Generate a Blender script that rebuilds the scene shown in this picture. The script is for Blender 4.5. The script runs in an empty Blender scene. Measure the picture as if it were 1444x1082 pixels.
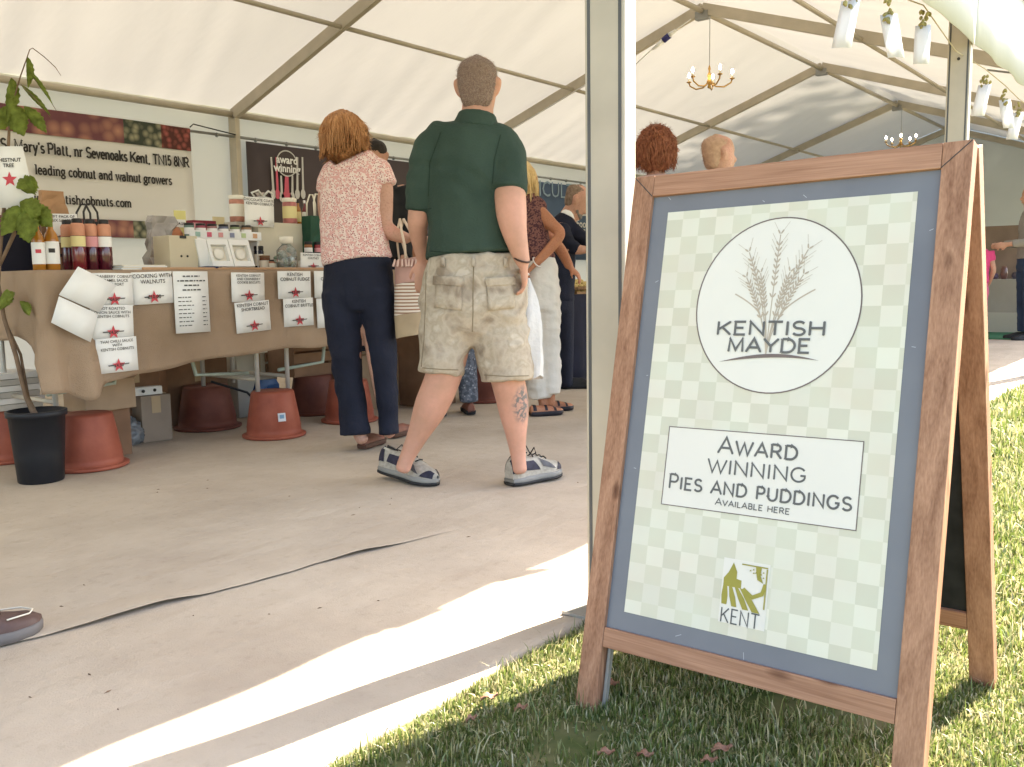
import bpy, bmesh, math, random
import numpy as np
from mathutils import Vector, Matrix, noise
random.seed(7); np.random.seed(7)
V = Vector
sc = bpy.context.scene
col = sc.collection

# ------------------------------------------------------------------ camera
FPX, YAW, PITCH, ROLL, CH = 1270.0, .6741, .1151, -.0149, .85
F0 = V((math.cos(YAW), math.sin(YAW), 0)); R0 = V((math.sin(YAW), -math.cos(YAW), 0)); UP = V((0, 0, 1))
CF = F0*math.cos(PITCH) - UP*math.sin(PITCH); U2 = F0*math.sin(PITCH) + UP*math.cos(PITCH)
CR = R0*math.cos(ROLL) + U2*math.sin(ROLL); CU = -R0*math.sin(ROLL) + U2*math.cos(ROLL)
CAM = V((0, 0, CH))
cd = bpy.data.cameras.new('camera'); cam = bpy.data.objects.new('camera', cd); col.objects.link(cam)
cd.sensor_width = 36; cd.sensor_fit = 'HORIZONTAL'; cd.lens = 36*FPX/1444
cd.clip_start = .02; cd.clip_end = 500
m3 = Matrix((CR, CU, -CF)).transposed()
cam.matrix_world = Matrix.Translation(CAM) @ m3.to_4x4()
sc.camera = cam
# ------------------------------------------------------------------ sky, sun, exposure
SUN = V((1.1, -.222, 1)).normalized()
w = bpy.data.worlds.new('World'); sc.world = w; w.use_nodes = True
nt = w.node_tree; sky = nt.nodes.new('ShaderNodeTexSky'); sky.sky_type = 'NISHITA'; sky.sun_disc = False
sky.sun_elevation = math.asin(SUN.z); sky.sun_rotation = math.atan2(SUN.x, SUN.y)
sky.dust_density = 2.0
bg = nt.nodes['Background']; nt.links.new(sky.outputs[0], bg.inputs[0]); bg.inputs[1].default_value = .11
sl = bpy.data.lights.new('sun', 'SUN'); sl.energy = 5.0; sl.angle = math.radians(.5); sl.color = (1, .93, .82)
so = bpy.data.objects.new('sun', sl); col.objects.link(so)
so.rotation_euler = (-SUN).to_track_quat('-Z', 'Y').to_euler(); so.location = (8, -4, 9)
sc.view_settings.view_transform = 'Standard'; sc.view_settings.look = 'None'
sc.view_settings.exposure = 2.86; sc.view_settings.gamma = 1
sc.view_settings.use_white_balance = True; sc.view_settings.white_balance_temperature = 7050; sc.view_settings.white_balance_tint = 10
sc.cycles.max_bounces = 10; sc.cycles.diffuse_bounces = 6; sc.cycles.transmission_bounces = 6
sc.cycles.use_denoising = True
sc.cycles.sample_clamp_indirect = 6

# ------------------------------------------------------------------ places: a viewing ray met with a depth, a wall plane or the ground
def ray(x, y): return CF + CR*((x-722)/FPX) + CU*((541-y)/FPX)
def at(x, y, d): return CAM + ray(x, y)*d
def aty(x, y, Y): r = ray(x, y); return CAM + r*(Y/r.y)
def gz(x, y, z=0.0): r = ray(x, y); return CAM + r*((z-CH)/r.z)
def depth(p): return (V(p)-CAM).dot(CF)

# ------------------------------------------------------------------ materials
MATS = {}
def M(name, c, rough=.75, var=.12, scale=6, bump=0.0, bscale=60, metal=0, c2=None, stretch=(1,1,1), spec=.3, coat=0, trans=0, detail=4, contrast=None):
    if name in MATS: return MATS[name]
    m = bpy.data.materials.new(name); m.use_nodes = True; t = m.node_tree; N = t.nodes; L = t.links
    b = N['Principled BSDF']; b.inputs['Roughness'].default_value = rough; b.inputs['Metallic'].default_value = metal
    b.inputs['Specular IOR Level'].default_value = spec
    b.inputs['Coat Weight'].default_value = coat
    if trans: b.inputs['Transmission Weight'].default_value = trans
    tc = N.new('ShaderNodeTexCoord'); mp = N.new('ShaderNodeMapping'); mp.inputs['Scale'].default_value = stretch
    L.new(tc.outputs['Object'], mp.inputs[0])
    n = N.new('ShaderNodeTexNoise'); n.inputs['Scale'].default_value = scale; n.inputs['Detail'].default_value = detail
    L.new(mp.outputs[0], n.inputs['Vector'])
    r = N.new('ShaderNodeValToRGB'); lo, hi = contrast or (.3, .7)
    r.color_ramp.elements[0].position = lo; r.color_ramp.elements[1].position = hi
    a = c; d = c2 or tuple(min(1, x*(1+var)) for x in c)
    if not c2: a = tuple(x*(1-var) for x in c)
    r.color_ramp.elements[0].color = (*a, 1); r.color_ramp.elements[1].color = (*d, 1)
    L.new(n.outputs['Fac'], r.inputs[0]); L.new(r.outputs[0], b.inputs['Base Color'])
    if bump:
        n2 = N.new('ShaderNodeTexNoise'); n2.inputs['Scale'].default_value = bscale; n2.inputs['Detail'].default_value = 3
        L.new(mp.outputs[0], n2.inputs['Vector'])
        bp = N.new('ShaderNodeBump'); bp.inputs['Strength'].default_value = bump; bp.inputs['Distance'].default_value = .01
        L.new(n2.outputs['Fac'], bp.inputs['Height']); L.new(bp.outputs[0], b.inputs['Normal'])
    MATS[name] = m; return m

def fabric(name, c, tr=.5, var=.06, scale=1.2, bump=.3, bscale=4, stretch=(1,1,1)):
    if name in MATS: return MATS[name]
    m = bpy.data.materials.new(name); m.use_nodes = True; t = m.node_tree; N = t.nodes; L = t.links
    N.remove(N['Principled BSDF']); out = N['Material Output']
    tc = N.new('ShaderNodeTexCoord'); mp = N.new('ShaderNodeMapping'); mp.inputs['Scale'].default_value = stretch
    L.new(tc.outputs['Object'], mp.inputs[0])
    n = N.new('ShaderNodeTexNoise'); n.inputs['Scale'].default_value = scale; n.inputs['Detail'].default_value = 5
    L.new(mp.outputs[0], n.inputs['Vector'])
    r = N.new('ShaderNodeValToRGB'); r.color_ramp.elements[0].position = .3; r.color_ramp.elements[1].position = .7
    r.color_ramp.elements[0].color = (*[x*(1-var) for x in c], 1); r.color_ramp.elements[1].color = (*[min(1, x*(1+var)) for x in c], 1)
    L.new(n.outputs['Fac'], r.inputs[0])
    n2 = N.new('ShaderNodeTexNoise'); n2.inputs['Scale'].default_value = bscale; n2.inputs['Detail'].default_value = 4
    L.new(mp.outputs[0], n2.inputs['Vector'])
    bp = N.new('ShaderNodeBump'); bp.inputs['Strength'].default_value = bump; bp.inputs['Distance'].default_value = .03
    L.new(n2.outputs['Fac'], bp.inputs['Height'])
    d = N.new('ShaderNodeBsdfDiffuse'); s = N.new('ShaderNodeBsdfTranslucent'); mx = N.new('ShaderNodeMixShader'); mx.inputs[0].default_value = tr
    for q in (d, s): L.new(r.outputs[0], q.inputs['Color']); L.new(bp.outputs[0], q.inputs['Normal'])
    L.new(d.outputs[0], mx.inputs[1]); L.new(s.outputs[0], mx.inputs[2]); L.new(mx.outputs[0], out.inputs[0])
    MATS[name] = m; return m

def nodes_mat(name, rough=.8):
    m = bpy.data.materials.new(name); m.use_nodes = True; MATS[name] = m
    m.node_tree.nodes['Principled BSDF'].inputs['Roughness'].default_value = rough
    m.node_tree.nodes['Principled BSDF'].inputs['Specular IOR Level'].default_value = .2
    return m, m.node_tree, m.node_tree.nodes['Principled BSDF']

def dots(name, base, spots, scale, thr=.35, rough=.85, third=None):
    """cloth print: voronoi cells coloured from a ramp"""
    if name in MATS: return MATS[name]
    m, t, b = nodes_mat(name, rough); N, L = t.nodes, t.links
    tc = N.new('ShaderNodeTexCoord'); v = N.new('ShaderNodeTexVoronoi'); v.inputs['Scale'].default_value = scale
    L.new(tc.outputs['Object'], v.inputs['Vector'])
    r = N.new('ShaderNodeValToRGB'); r.color_ramp.interpolation = 'LINEAR'
    r.color_ramp.elements[0].position = thr-.06; r.color_ramp.elements[0].color = (*spots, 1)
    r.color_ramp.elements[1].position = thr+.06; r.color_ramp.elements[1].color = (*base, 1)
    L.new(v.outputs['Distance'], r.inputs[0])
    last = r.outputs[0]
    if third:
        sep = N.new('ShaderNodeSeparateColor'); L.new(v.outputs['Color'], sep.inputs[0])
        r2 = N.new('ShaderNodeValToRGB'); r2.color_ramp.interpolation = 'CONSTANT'
        r2.color_ramp.elements[0].color = (0,0,0,1); r2.color_ramp.elements[1].position = .6; r2.color_ramp.elements[1].color = (1,1,1,1)
        L.new(sep.outputs[0], r2.inputs[0])
        mx = N.new('ShaderNodeMix'); mx.data_type = 'RGBA'
        L.new(r2.outputs[0], mx.inputs[0]); L.new(r.outputs[0], mx.inputs[6]); mx.inputs[7].default_value = (*third, 1)
        last = mx.outputs[2]
    L.new(last, b.inputs['Base Color'])
    return m

def skin_mat(name, c1, c2, c3):
    m, t, b = nodes_mat(name,.48); N, L = t.nodes, t.links; tc = N.new('ShaderNodeTexCoord')
    n = N.new('ShaderNodeTexNoise'); n.inputs['Scale'].default_value = 6; n.inputs['Detail'].default_value = 6; n.inputs['Roughness'].default_value = .65; L.new(tc.outputs['Object'],n.inputs['Vector'])
    r = N.new('ShaderNodeValToRGB'); e = r.color_ramp.elements; e[0].position = .3; e[0].color = (*c1,1); e[1].position = .72; e[1].color = (*c3,1); q = e.new(.52); q.color = (*c2,1); L.new(n.outputs['Fac'],r.inputs[0])
    f = N.new('ShaderNodeTexNoise'); f.inputs['Scale'].default_value = 110; f.inputs['Detail'].default_value = 3; L.new(tc.outputs['Object'],f.inputs['Vector'])
    r2 = N.new('ShaderNodeValToRGB'); r2.color_ramp.elements[0].position = .3; r2.color_ramp.elements[0].color = (.8,.74,.7,1); r2.color_ramp.elements[1].position = .5; r2.color_ramp.elements[1].color = (1,1,1,1); L.new(f.outputs['Fac'],r2.inputs[0])
    mx = N.new('ShaderNodeMix'); mx.data_type = 'RGBA'; mx.blend_type = 'MULTIPLY'; mx.inputs[0].default_value = .8; L.new(r.outputs[0],mx.inputs[6]); L.new(r2.outputs[0],mx.inputs[7]); L.new(mx.outputs[2],b.inputs['Base Color'])
    bp = N.new('ShaderNodeBump'); bp.inputs['Strength'].default_value = .25; bp.inputs['Distance'].default_value = .004; L.new(n.outputs['Fac'],bp.inputs['Height']); L.new(bp.outputs[0],b.inputs['Normal'])
    b.inputs['Subsurface Weight'].default_value = .12; b.inputs['Subsurface Radius'].default_value = (.012,.005,.003); b.inputs['Subsurface Scale'].default_value = 1
    return m
def wood_mat(name, axis, dark, light):
    m, t, b = nodes_mat(name,.55); N, L = t.nodes, t.links; tc = N.new('ShaderNodeTexCoord')
    def mapped(sc_, al):
        mp = N.new('ShaderNodeMapping'); v = [sc_]*3; v[axis] = al; mp.inputs['Scale'].default_value = v; L.new(tc.outputs['Object'],mp.inputs[0]); return mp.outputs[0]
    w1 = N.new('ShaderNodeTexNoise'); w1.inputs['Scale'].default_value = 1; w1.inputs['Detail'].default_value = 3; w1.inputs['Distortion'].default_value = 1.2; L.new(mapped(26,1.6),w1.inputs['Vector'])
    w2 = N.new('ShaderNodeTexNoise'); w2.inputs['Scale'].default_value = 1; w2.inputs['Detail'].default_value = 5; L.new(mapped(330,7),w2.inputs['Vector'])
    kn = N.new('ShaderNodeTexVoronoi'); kn.inputs['Scale'].default_value = 1; L.new(mapped(15,5.2),kn.inputs['Vector'])
    rk = N.new('ShaderNodeValToRGB'); rk.color_ramp.elements[0].position = .05; rk.color_ramp.elements[0].color = (.3,.22,.18,1); rk.color_ramp.elements[1].position = .17; rk.color_ramp.elements[1].color = (1,1,1,1); L.new(kn.outputs['Distance'],rk.inputs[0])
    r = N.new('ShaderNodeValToRGB'); e = r.color_ramp.elements; e[0].position = .32; e[0].color = (*dark,1); e[1].position = .68; e[1].color = (*light,1)
    ad = N.new('ShaderNodeMath'); ad.operation = 'MULTIPLY_ADD'; ad.inputs[1].default_value = .45; L.new(w2.outputs['Fac'],ad.inputs[0]); sb = N.new('ShaderNodeMath'); sb.operation = 'MULTIPLY'; sb.inputs[1].default_value = .6; L.new(w1.outputs['Fac'],sb.inputs[0]); L.new(sb.outputs[0],ad.inputs[2]); L.new(ad.outputs[0],r.inputs[0])
    mx = N.new('ShaderNodeMix'); mx.data_type = 'RGBA'; mx.blend_type = 'MULTIPLY'; mx.inputs[0].default_value = 1; L.new(r.outputs[0],mx.inputs[6]); L.new(rk.outputs[0],mx.inputs[7]); L.new(mx.outputs[2],b.inputs['Base Color'])
    bp = N.new('ShaderNodeBump'); bp.inputs['Strength'].default_value = .35; bp.inputs['Distance'].default_value = .002; L.new(ad.outputs[0],bp.inputs['Height']); L.new(bp.outputs[0],b.inputs['Normal']); return m
def stubble(o, n, ln, mat, lay=.5, parent=None, seed=1):
    """short hairs standing on a mesh, lying partly downwards"""
    me = o.data; rnd = random.Random(seed); ps = [p for p in me.polygons]; ar = np.array([p.area for p in ps]); idx = np.random.default_rng(seed).choice(len(ps),n,p=ar/ar.sum()); b = MB()
    for i in idx:
        p = ps[i]; c = p.center; nn = p.normal; d = (nn*(1-lay)+V((rnd.gauss(0,.35),rnd.gauss(0,.35),-lay+rnd.gauss(0,.25)))).normalized(); s = d.orthogonal().normalized()*(ln*.07); c = c+V((rnd.gauss(0,.003),rnd.gauss(0,.003),rnd.gauss(0,.003)))-nn*.001; l = ln*rnd.uniform(.6,1.3)
        b.add([c-s,c+s,c+d*l],[(0,1,2)])
    r = b.build('hair_fibres',mat,parent or o); r['kind'] = 'stuff'; return r
def emit(name, c, s):
    m, t, b = nodes_mat(name); b.inputs['Emission Color'].default_value = (*c, 1); b.inputs['Emission Strength'].default_value = s
    b.inputs['Base Color'].default_value = (*c, 1); return m

# ------------------------------------------------------------------ objects
def tag(o, label=None, cat=None, group=None, kind=None):
    for k, v in (('label', label), ('category', cat), ('group', group), ('kind', kind)):
        if v: o[k] = v
    return o
def empty(name, loc, label=None, cat=None, group=None, rz=0):
    o = bpy.data.objects.new(name, None); col.objects.link(o); o.location = loc; o.rotation_euler = (0, 0, rz)
    o.empty_display_size = .1
    return tag(o, label, cat, group)
def link(name, me, mat, parent=None, smooth=False, loc=None):
    """me is in world space; a child keeps its place through the parent's inverse"""
    o = bpy.data.objects.new(name, me); col.objects.link(o)
    if mat and not me.materials: me.materials.append(mat)
    if smooth: me.polygons.foreach_set('use_smooth', [True]*len(me.polygons))
    if parent:
        o.parent = parent
        bpy.context.view_layer.update() if False else None
        pm = Matrix.Translation(parent.location) @ parent.rotation_euler.to_matrix().to_4x4() if parent.parent is None else None
        if pm is None:
            g = parent.parent
            pm = (Matrix.Translation(g.location) @ g.rotation_euler.to_matrix().to_4x4()) @ parent.matrix_parent_inverse @ Matrix.Translation(parent.location) @ parent.rotation_euler.to_matrix().to_4x4()
        o.matrix_parent_inverse = pm.inverted()
    return o

class MB:
    def __init__(s): s.v = []; s.f = []; s.mi = []; s.cur = 0
    def add(s, vs, fs):
        k = len(s.v); s.v += [tuple(p) for p in vs]; s.f += [tuple(i+k for i in f) for f in fs]; s.mi += [s.cur]*len(fs); return s
    def obox(s, c, ax, ay, az):
        """box from centre and three half vectors"""
        c, ax, ay, az = V(c), V(ax), V(ay), V(az)
        p = [c+ax*i+ay*j+az*k for i in (-1,1) for j in (-1,1) for k in (-1,1)]
        return s.add(p, [(0,1,3,2),(4,6,7,5),(0,4,5,1),(2,3,7,6),(0,2,6,4),(1,5,7,3)])
    def box(s, x0, x1, y0, y1, z0, z1): return s.obox(((x0+x1)/2,(y0+y1)/2,(z0+z1)/2), ((x1-x0)/2,0,0), (0,(y1-y0)/2,0), (0,0,(z1-z0)/2))
    def bar(s, a, b, wd, h, side=None):
        """bar from a to b: width wd along side, height h"""
        a, b = V(a), V(b); t = b-a; l = t.length; t = t/l
        sd = V(side) if side is not None else (t.cross(UP) if abs(t.z) < .98 else V((1,0,0)))
        sd = (sd-t*sd.dot(t)).normalized(); n = t.cross(sd)
        return s.obox((a+b)/2, t*(l/2), sd*(wd/2), n*(h/2))
    def tube(s, pts, r, n=8, cap=True):
        pts = [V(p) for p in pts]; rs = r if isinstance(r, (list, tuple)) else [r]*len(pts)
        rings = []; ref = None; vs = []
        for i, p in enumerate(pts):
            t = (pts[min(i+1,len(pts)-1)]-pts[max(i-1,0)]).normalized()
            if ref is None: ref = t.orthogonal().normalized()
            ref = (ref-t*ref.dot(t)); ref = ref.normalized() if ref.length > 1e-6 else t.orthogonal().normalized()
            q = t.cross(ref)
            vs += [p+(ref*math.cos(2*math.pi*k/n)+q*math.sin(2*math.pi*k/n))*rs[i] for k in range(n)]
        fs = [(i*n+k, i*n+(k+1)%n, (i+1)*n+(k+1)%n, (i+1)*n+k) for i in range(len(pts)-1) for k in range(n)]
        if cap: fs += [tuple(range(n))[::-1], tuple(range((len(pts)-1)*n, len(pts)*n))]
        return s.add(vs, fs)
    def lathe(s, c, prof, n=20, ax=(0,0,1), close=True):
        c = V(c); z = V(ax).normalized(); x = z.orthogonal().normalized(); y = z.cross(x)
        vs = [c+z*h+(x*math.cos(2*math.pi*k/n)+y*math.sin(2*math.pi*k/n))*r for r, h in prof for k in range(n)]
        fs = [(i*n+k, i*n+(k+1)%n, (i+1)*n+(k+1)%n, (i+1)*n+k) for i in range(len(prof)-1) for k in range(n)]
        if close: fs += [tuple(range(n))[::-1], tuple(range((len(prof)-1)*n, len(prof)*n))]
        return s.add(vs, fs)
    def grid(s, P, thick=None):
        """P rows of points"""
        r, c = len(P), len(P[0])
        return s.add([p for row in P for p in row], [(i*c+j, i*c+j+1, (i+1)*c+j+1, (i+1)*c+j) for i in range(r-1) for j in range(c-1)])
    def quad(s, a, b, c, d): return s.add([a, b, c, d], [(0,1,2,3)])
    def poly(s, pts): return s.add(pts, [tuple(range(len(pts)))])
    def mesh(s, name):
        me = bpy.data.meshes.new(name); me.from_pydata(s.v, [], s.f); me.update(); return me
    def build(s, name, mat, parent=None, smooth=False, bevel=0, mats=None):
        me = s.mesh(name)
        if mats:
            for m in mats: me.materials.append(m)
            me.polygons.foreach_set('material_index', s.mi)
        if bevel:
            bm = bmesh.new(); bm.from_mesh(me)
            bmesh.ops.bevel(bm, geom=list(bm.edges), offset=bevel, segments=2, affect='EDGES', profile=.6)
            bm.to_mesh(me); bm.free()
        return link(name, me, mat, parent, smooth)
def solid(name, P, thick, mat, parent=None, smooth=True):
    """sheet of points given a thickness along its normals"""
    b = MB(); b.grid(P); me = b.mesh(name); bm = bmesh.new(); bm.from_mesh(me)
    bmesh.ops.recalc_face_normals(bm, faces=bm.faces); bmesh.ops.solidify(bm, geom=list(bm.faces), thickness=thick); bm.to_mesh(me); bm.free()
    return link(name, me, mat, parent, smooth)

# ------------------------------------------------------------------ fused bodies
def loft(chain, side, n=14, flat=False):
    """closed tapered skin around (point, half width along side, half depth)"""
    pts = [V(c[0]) for c in chain]; out = MB(); vs = []
    t0 = (pts[1]-pts[0]).normalized(); t1 = (pts[-1]-pts[-2]).normalized()
    xt = .02 if flat else .45
    ch = [(pts[0]-t0*min(chain[0][1:3])*xt, chain[0][1]*.62, chain[0][2]*.62)] + [(p, c[1], c[2]) for p, c in zip(pts, chain)] + [(pts[-1]+t1*min(chain[-1][1:3])*xt, chain[-1][1]*.62, chain[-1][2]*.62)]
    P = [c[0] for c in ch]; k = len(ch)
    for i in range(k):
        t = (P[min(i+1,k-1)]-P[max(i-1,0)]).normalized(); x = V(side)-t*V(side).dot(t)
        x = x.normalized() if x.length > .05 else t.orthogonal().normalized()
        y = t.cross(x)
        vs += [P[i]+x*ch[i][1]*math.cos(2*math.pi*q/n)+y*ch[i][2]*math.sin(2*math.pi*q/n) for q in range(n)]
    fs = [(i*n+q, i*n+(q+1)%n, (i+1)*n+(q+1)%n, (i+1)*n+q) for i in range(k-1) for q in range(n)]
    fs += [tuple(range(n))[::-1], tuple(range((k-1)*n, k*n))]
    return vs, fs
def spline(chain, m=4):
    """smooth a chain of (point, rx, ry) by Catmull-Rom"""
    out = []; k = len(chain)
    A = [np.array([*c[0], c[1], c[2]], float) for c in chain]
    for i in range(k-1):
        p0, p1, p2, p3 = A[max(i-1,0)], A[i], A[i+1], A[min(i+2,k-1)]
        for j in range(m):
            t = j/m; q = .5*((2*p1)+(-p0+p2)*t+(2*p0-5*p1+4*p2-p3)*t*t+(-p0+3*p1-3*p2+p3)*t**3)
            out.append((V(q[:3]), max(q[3], .002), max(q[4], .002)))
    out.append((V(A[-1][:3]), A[-1][3], A[-1][4])); return out
def fuse(name, chains, mat, parent, side=R0, voxel=.01, smooth=3, wrinkle=0, wscale=9, flat=False, fold=(0,8)):
    b = MB()
    for c in chains:
        sd = side
        if isinstance(c, tuple) and isinstance(c[0], str): sd = c[1]; c = c[2]
        b.add(*loft(spline(c), sd, flat=flat))
    me = b.mesh(name); bm = bmesh.new(); bm.from_mesh(me); bmesh.ops.recalc_face_normals(bm, faces=bm.faces); bm.to_mesh(me); bm.free()
    o = bpy.data.objects.new('tmp', me); col.objects.link(o)
    md = o.modifiers.new('r', 'REMESH'); md.mode = 'VOXEL'; md.voxel_size = voxel
    dg = bpy.context.evaluated_depsgraph_get(); ev = o.evaluated_get(dg); nm = bpy.data.meshes.new_from_object(ev); nm.name = name
    bpy.data.objects.remove(o)
    bm = bmesh.new(); bm.from_mesh(nm)
    for _ in range(smooth): bmesh.ops.smooth_vert(bm, verts=bm.verts, factor=.5, use_axis_x=True, use_axis_y=True, use_axis_z=True)
    if wrinkle:
        bm.normal_update()
        for v in bm.verts:
            q = v.co*wscale; q = V((q.x, q.y, q.z*1.6))
            v.co += v.normal*wrinkle*(1-abs(noise.noise(q)*2)-.4)
            if fold[0]:
                f_ = v.co.z*fold[1]+v.co.x*fold[1]*.45+2.2*noise.noise(v.co*3.1); v.co += v.normal*fold[0]*math.sin(f_*6.28)*max(0,noise.noise(v.co*2.3+V((4,1,7)))+.25)
    bm.to_mesh(nm); bm.free()
    return link(name, nm, mat, parent, True)
from mathutils.bvhtree import BVHTree
def sticker(o):
    """returns a function giving the point of a garment's surface seen along a viewing ray"""
    me = o.data; t = BVHTree.FromPolygons([v.co for v in me.vertices],[p.vertices for p in me.polygons])
    def f(px, py, lift=.0015):
        d = ray(px,py).normalized(); h = t.ray_cast(CAM,d); return (h[0]+h[1]*lift) if h[0] is not None else None
    return f
def seam(o, pts, r, mat, nm='seam', n=14):
    f = sticker(o); out = []
    for i in range(len(pts)-1):
        for j in range(n): t = j/n; q = f(pts[i][0]+(pts[i+1][0]-pts[i][0])*t, pts[i][1]+(pts[i+1][1]-pts[i][1])*t, r*.2); out.append(q)
    out = [q for q in out if q is not None]
    if len(out) < 3: return None
    b = MB(); b.tube(out,r,5); return b.build(nm,mat,o,True)
def pocket(o, quad, mat, nm, th=.004, k=7):
    f = sticker(o); P_ = []
    for i in range(k):
        row = []
        for j in range(k):
            u, v = i/(k-1), j/(k-1); x = (quad[0][0]*(1-u)+quad[1][0]*u)*(1-v)+(quad[3][0]*(1-u)+quad[2][0]*u)*v; y = (quad[0][1]*(1-u)+quad[1][1]*u)*(1-v)+(quad[3][1]*(1-u)+quad[2][1]*u)*v
            q = f(x,y,th)
            if q is None: return None
            row.append(q)
        P_.append(row)
    return solid(nm,P_,.004,mat,o)
# ------------------------------------------------------------------ lettering
def arc(cx, cy, rx, ry, a0, a1, n=10): return [(cx+rx*math.cos(math.radians(a0+(a1-a0)*i/n)), cy+ry*math.sin(math.radians(a0+(a1-a0)*i/n))) for i in range(n+1)]
def glyphs():
    G = {}
    def g(ch, w_, strokes, serif=()): G[ch] = (w_, strokes, serif)
    g('A', .95, [[(0,0),(.475,1),(.95,0)], [(.17,.33),(.78,.33)]], [(0,0),(.95,0)])
    g('B', .75, [[(.08,0),(.08,1)], [(.08,1),(.42,1)]+arc(.42,.76,.24,.24,90,-90)+[(.08,.52)], [(.42,.52)]+arc(.44,.26,.28,.26,90,-90)+[(.08,0)]], [(.02,0),(.02,1)])
    g('D', .92, [[(.08,0),(.08,1)], [(.08,1),(.4,1)]+arc(.4,.5,.48,.5,90,-90)+[(.08,0)]], [(.02,0),(.02,1)])
    g('E', .74, [[(.7,1),(.08,1),(.08,0),(.7,0)], [(.08,.52),(.58,.52)]], [(.02,0),(.02,1)])
    g('G', .98, [arc(.5,.5,.46,.5,40,330,18), [(.9,.25),(.9,.45),(.62,.45)]], [])
    g('H', .92, [[(.08,0),(.08,1)],[(.84,0),(.84,1)],[(.08,.52),(.84,.52)]], [(.08,0),(.08,1),(.84,0),(.84,1)])
    g('I', .22, [[(.11,0),(.11,1)]], [(.11,0),(.11,1)])
    g('K', .88, [[(.08,0),(.08,1)],[(.82,1),(.08,.38)],[(.32,.58),(.85,0)]], [(.08,0),(.08,1),(.82,1),(.85,0)])
    g('L', .68, [[(.08,1),(.08,0),(.66,0)]], [(.08,1)])
    g('M', 1.1, [[(.08,0),(.14,1),(.55,.12),(.96,1),(1.02,0)]], [(.08,0),(.1,1),(1.0,1),(1.02,0)])
    g('N', .95, [[(.08,0),(.08,1),(.87,0),(.87,1)]], [(.08,0),(.04,1),(.87,1)])
    g('P', .74, [[(.08,0),(.08,1)],[(.08,1),(.42,1)]+arc(.42,.73,.28,.27,90,-90)+[(.08,.46)]], [(.08,0),(.02,1)])
    g('R', .84, [[(.08,0),(.08,1)],[(.08,1),(.44,1)]+arc(.44,.74,.28,.26,90,-90)+[(.08,.48)],[(.42,.48),(.8,0)]], [(.08,0),(.02,1),(.8,0)])
    g('S', .74, [arc(.37,.75,.3,.25,25,270,12)+arc(.37,.25,.33,.25,90,-155,12)[1:]], [])
    g('T', .84, [[(0,1),(.84,1)],[(.42,0),(.42,1)]], [(.42,0)])
    g('U', .9, [[(.08,1),(.08,.38)]+arc(.45,.38,.37,.38,180,360)+[(.82,1)]], [(.08,1),(.82,1)])
    g('V', .92, [[(0,1),(.46,0),(.92,1)]], [(0,1),(.92,1)])
    g('W', 1.3, [[(0,1),(.35,0),(.65,.9),(.95,0),(1.3,1)]], [(0,1),(1.3,1)])
    g('Y', .92, [[(0,1),(.46,.45),(.92,1)],[(.46,.45),(.46,0)]], [(0,1),(.92,1),(.46,0)])
    x = .66
    g('a', .6, [arc(.26,.48,.2,.18,160,0,8)+[(.47,.08),(.56,0)], arc(.25,.2,.2,.2,60,330,12)], [])
    g('b', .62, [[(.1,1),(.1,0)], arc(.32,.33,.24,.33,150,-150,14)], [(.05,1)])
    g('c', .54, [arc(.3,.33,.25,.33,40,320,14)], [])
    g('d', .64, [[(.5,1),(.5,0)], arc(.29,.33,.24,.33,30,330,14)], [(.45,1),(.55,0)])
    g('e', .56, [[(.06,.36),(.52,.36)]+arc(.29,.33,.24,.33,6,320,14)], [])
    g('g', .6, [arc(.27,.42,.21,.24,0,360,14), [(.42,.6),(.58,.68)], arc(.28,-.1,.25,.17,90,450,14)], [])
    g('h', .66, [[(.1,0),(.1,1)], [(.1,.42)]+arc(.33,.42,.21,.24,160,0,8)+[(.54,0)]], [(.05,1),(.1,0),(.54,0)])
    g('i', .28, [[(.14,0),(.14,x)],[(.14,.86),(.14,.96)]], [(.08,x),(.14,0)])
    g('k', .64, [[(.1,0),(.1,1)],[(.52,x),(.1,.25)],[(.26,.38),(.56,0)]], [(.05,1),(.1,0),(.52,x),(.56,0)])
    g('l', .28, [[(.14,0),(.14,1)]], [(.08,1),(.14,0)])
    g('m', .98, [[(.1,0),(.1,x)], [(.1,.42)]+arc(.3,.42,.19,.24,160,0,8)+[(.49,0)], [(.49,.42)]+arc(.68,.42,.19,.24,160,0,8)+[(.87,0)]], [(.05,x),(.1,0),(.49,0),(.87,0)])
    g('n', .66, [[(.1,0),(.1,x)], [(.1,.42)]+arc(.33,.42,.21,.24,160,0,8)+[(.54,0)]], [(.05,x),(.1,0),(.54,0)])
    g('o', .6, [arc(.3,.33,.25,.33,0,360,18)], [])
    g('r', .48, [[(.1,0),(.1,x)], [(.1,.4)]+arc(.32,.4,.2,.25,150,50,6)], [(.05,x),(.1,0)])
    g('s', .5, [arc(.25,.49,.18,.17,25,270,10)+arc(.25,.16,.2,.16,90,-155,10)[1:]], [])
    g('t', .42, [[(.17,.9),(.17,.14)]+arc(.28,.12,.11,.12,180,330,6), [(.03,x),(.36,x)]], [])
    g('u', .66, [[(.1,x),(.1,.24)]+arc(.32,.24,.22,.24,180,340,8), [(.54,x),(.54,0)]], [(.05,x),(.49,x),(.58,0)])
    g('v', .6, [[(.05,x),(.3,0),(.55,x)]], [(.05,x),(.55,x)])
    g('w', .9, [[(.05,x),(.25,0),(.45,.6),(.65,0),(.85,x)]], [(.05,x),(.45,x),(.85,x)])
    g('y', .6, [[(.05,x),(.31,0)], [(.55,x),(.2,-.28),(.06,-.28)]], [(.05,x),(.55,x)])
    g('1', .4, [[(.06,.82),(.22,1),(.22,0)]], [(.22,0)])
    g('5', .6, [[(.52,1),(.14,1),(.1,.56)]+arc(.28,.32,.24,.31,130,-150,12)], [])
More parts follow.
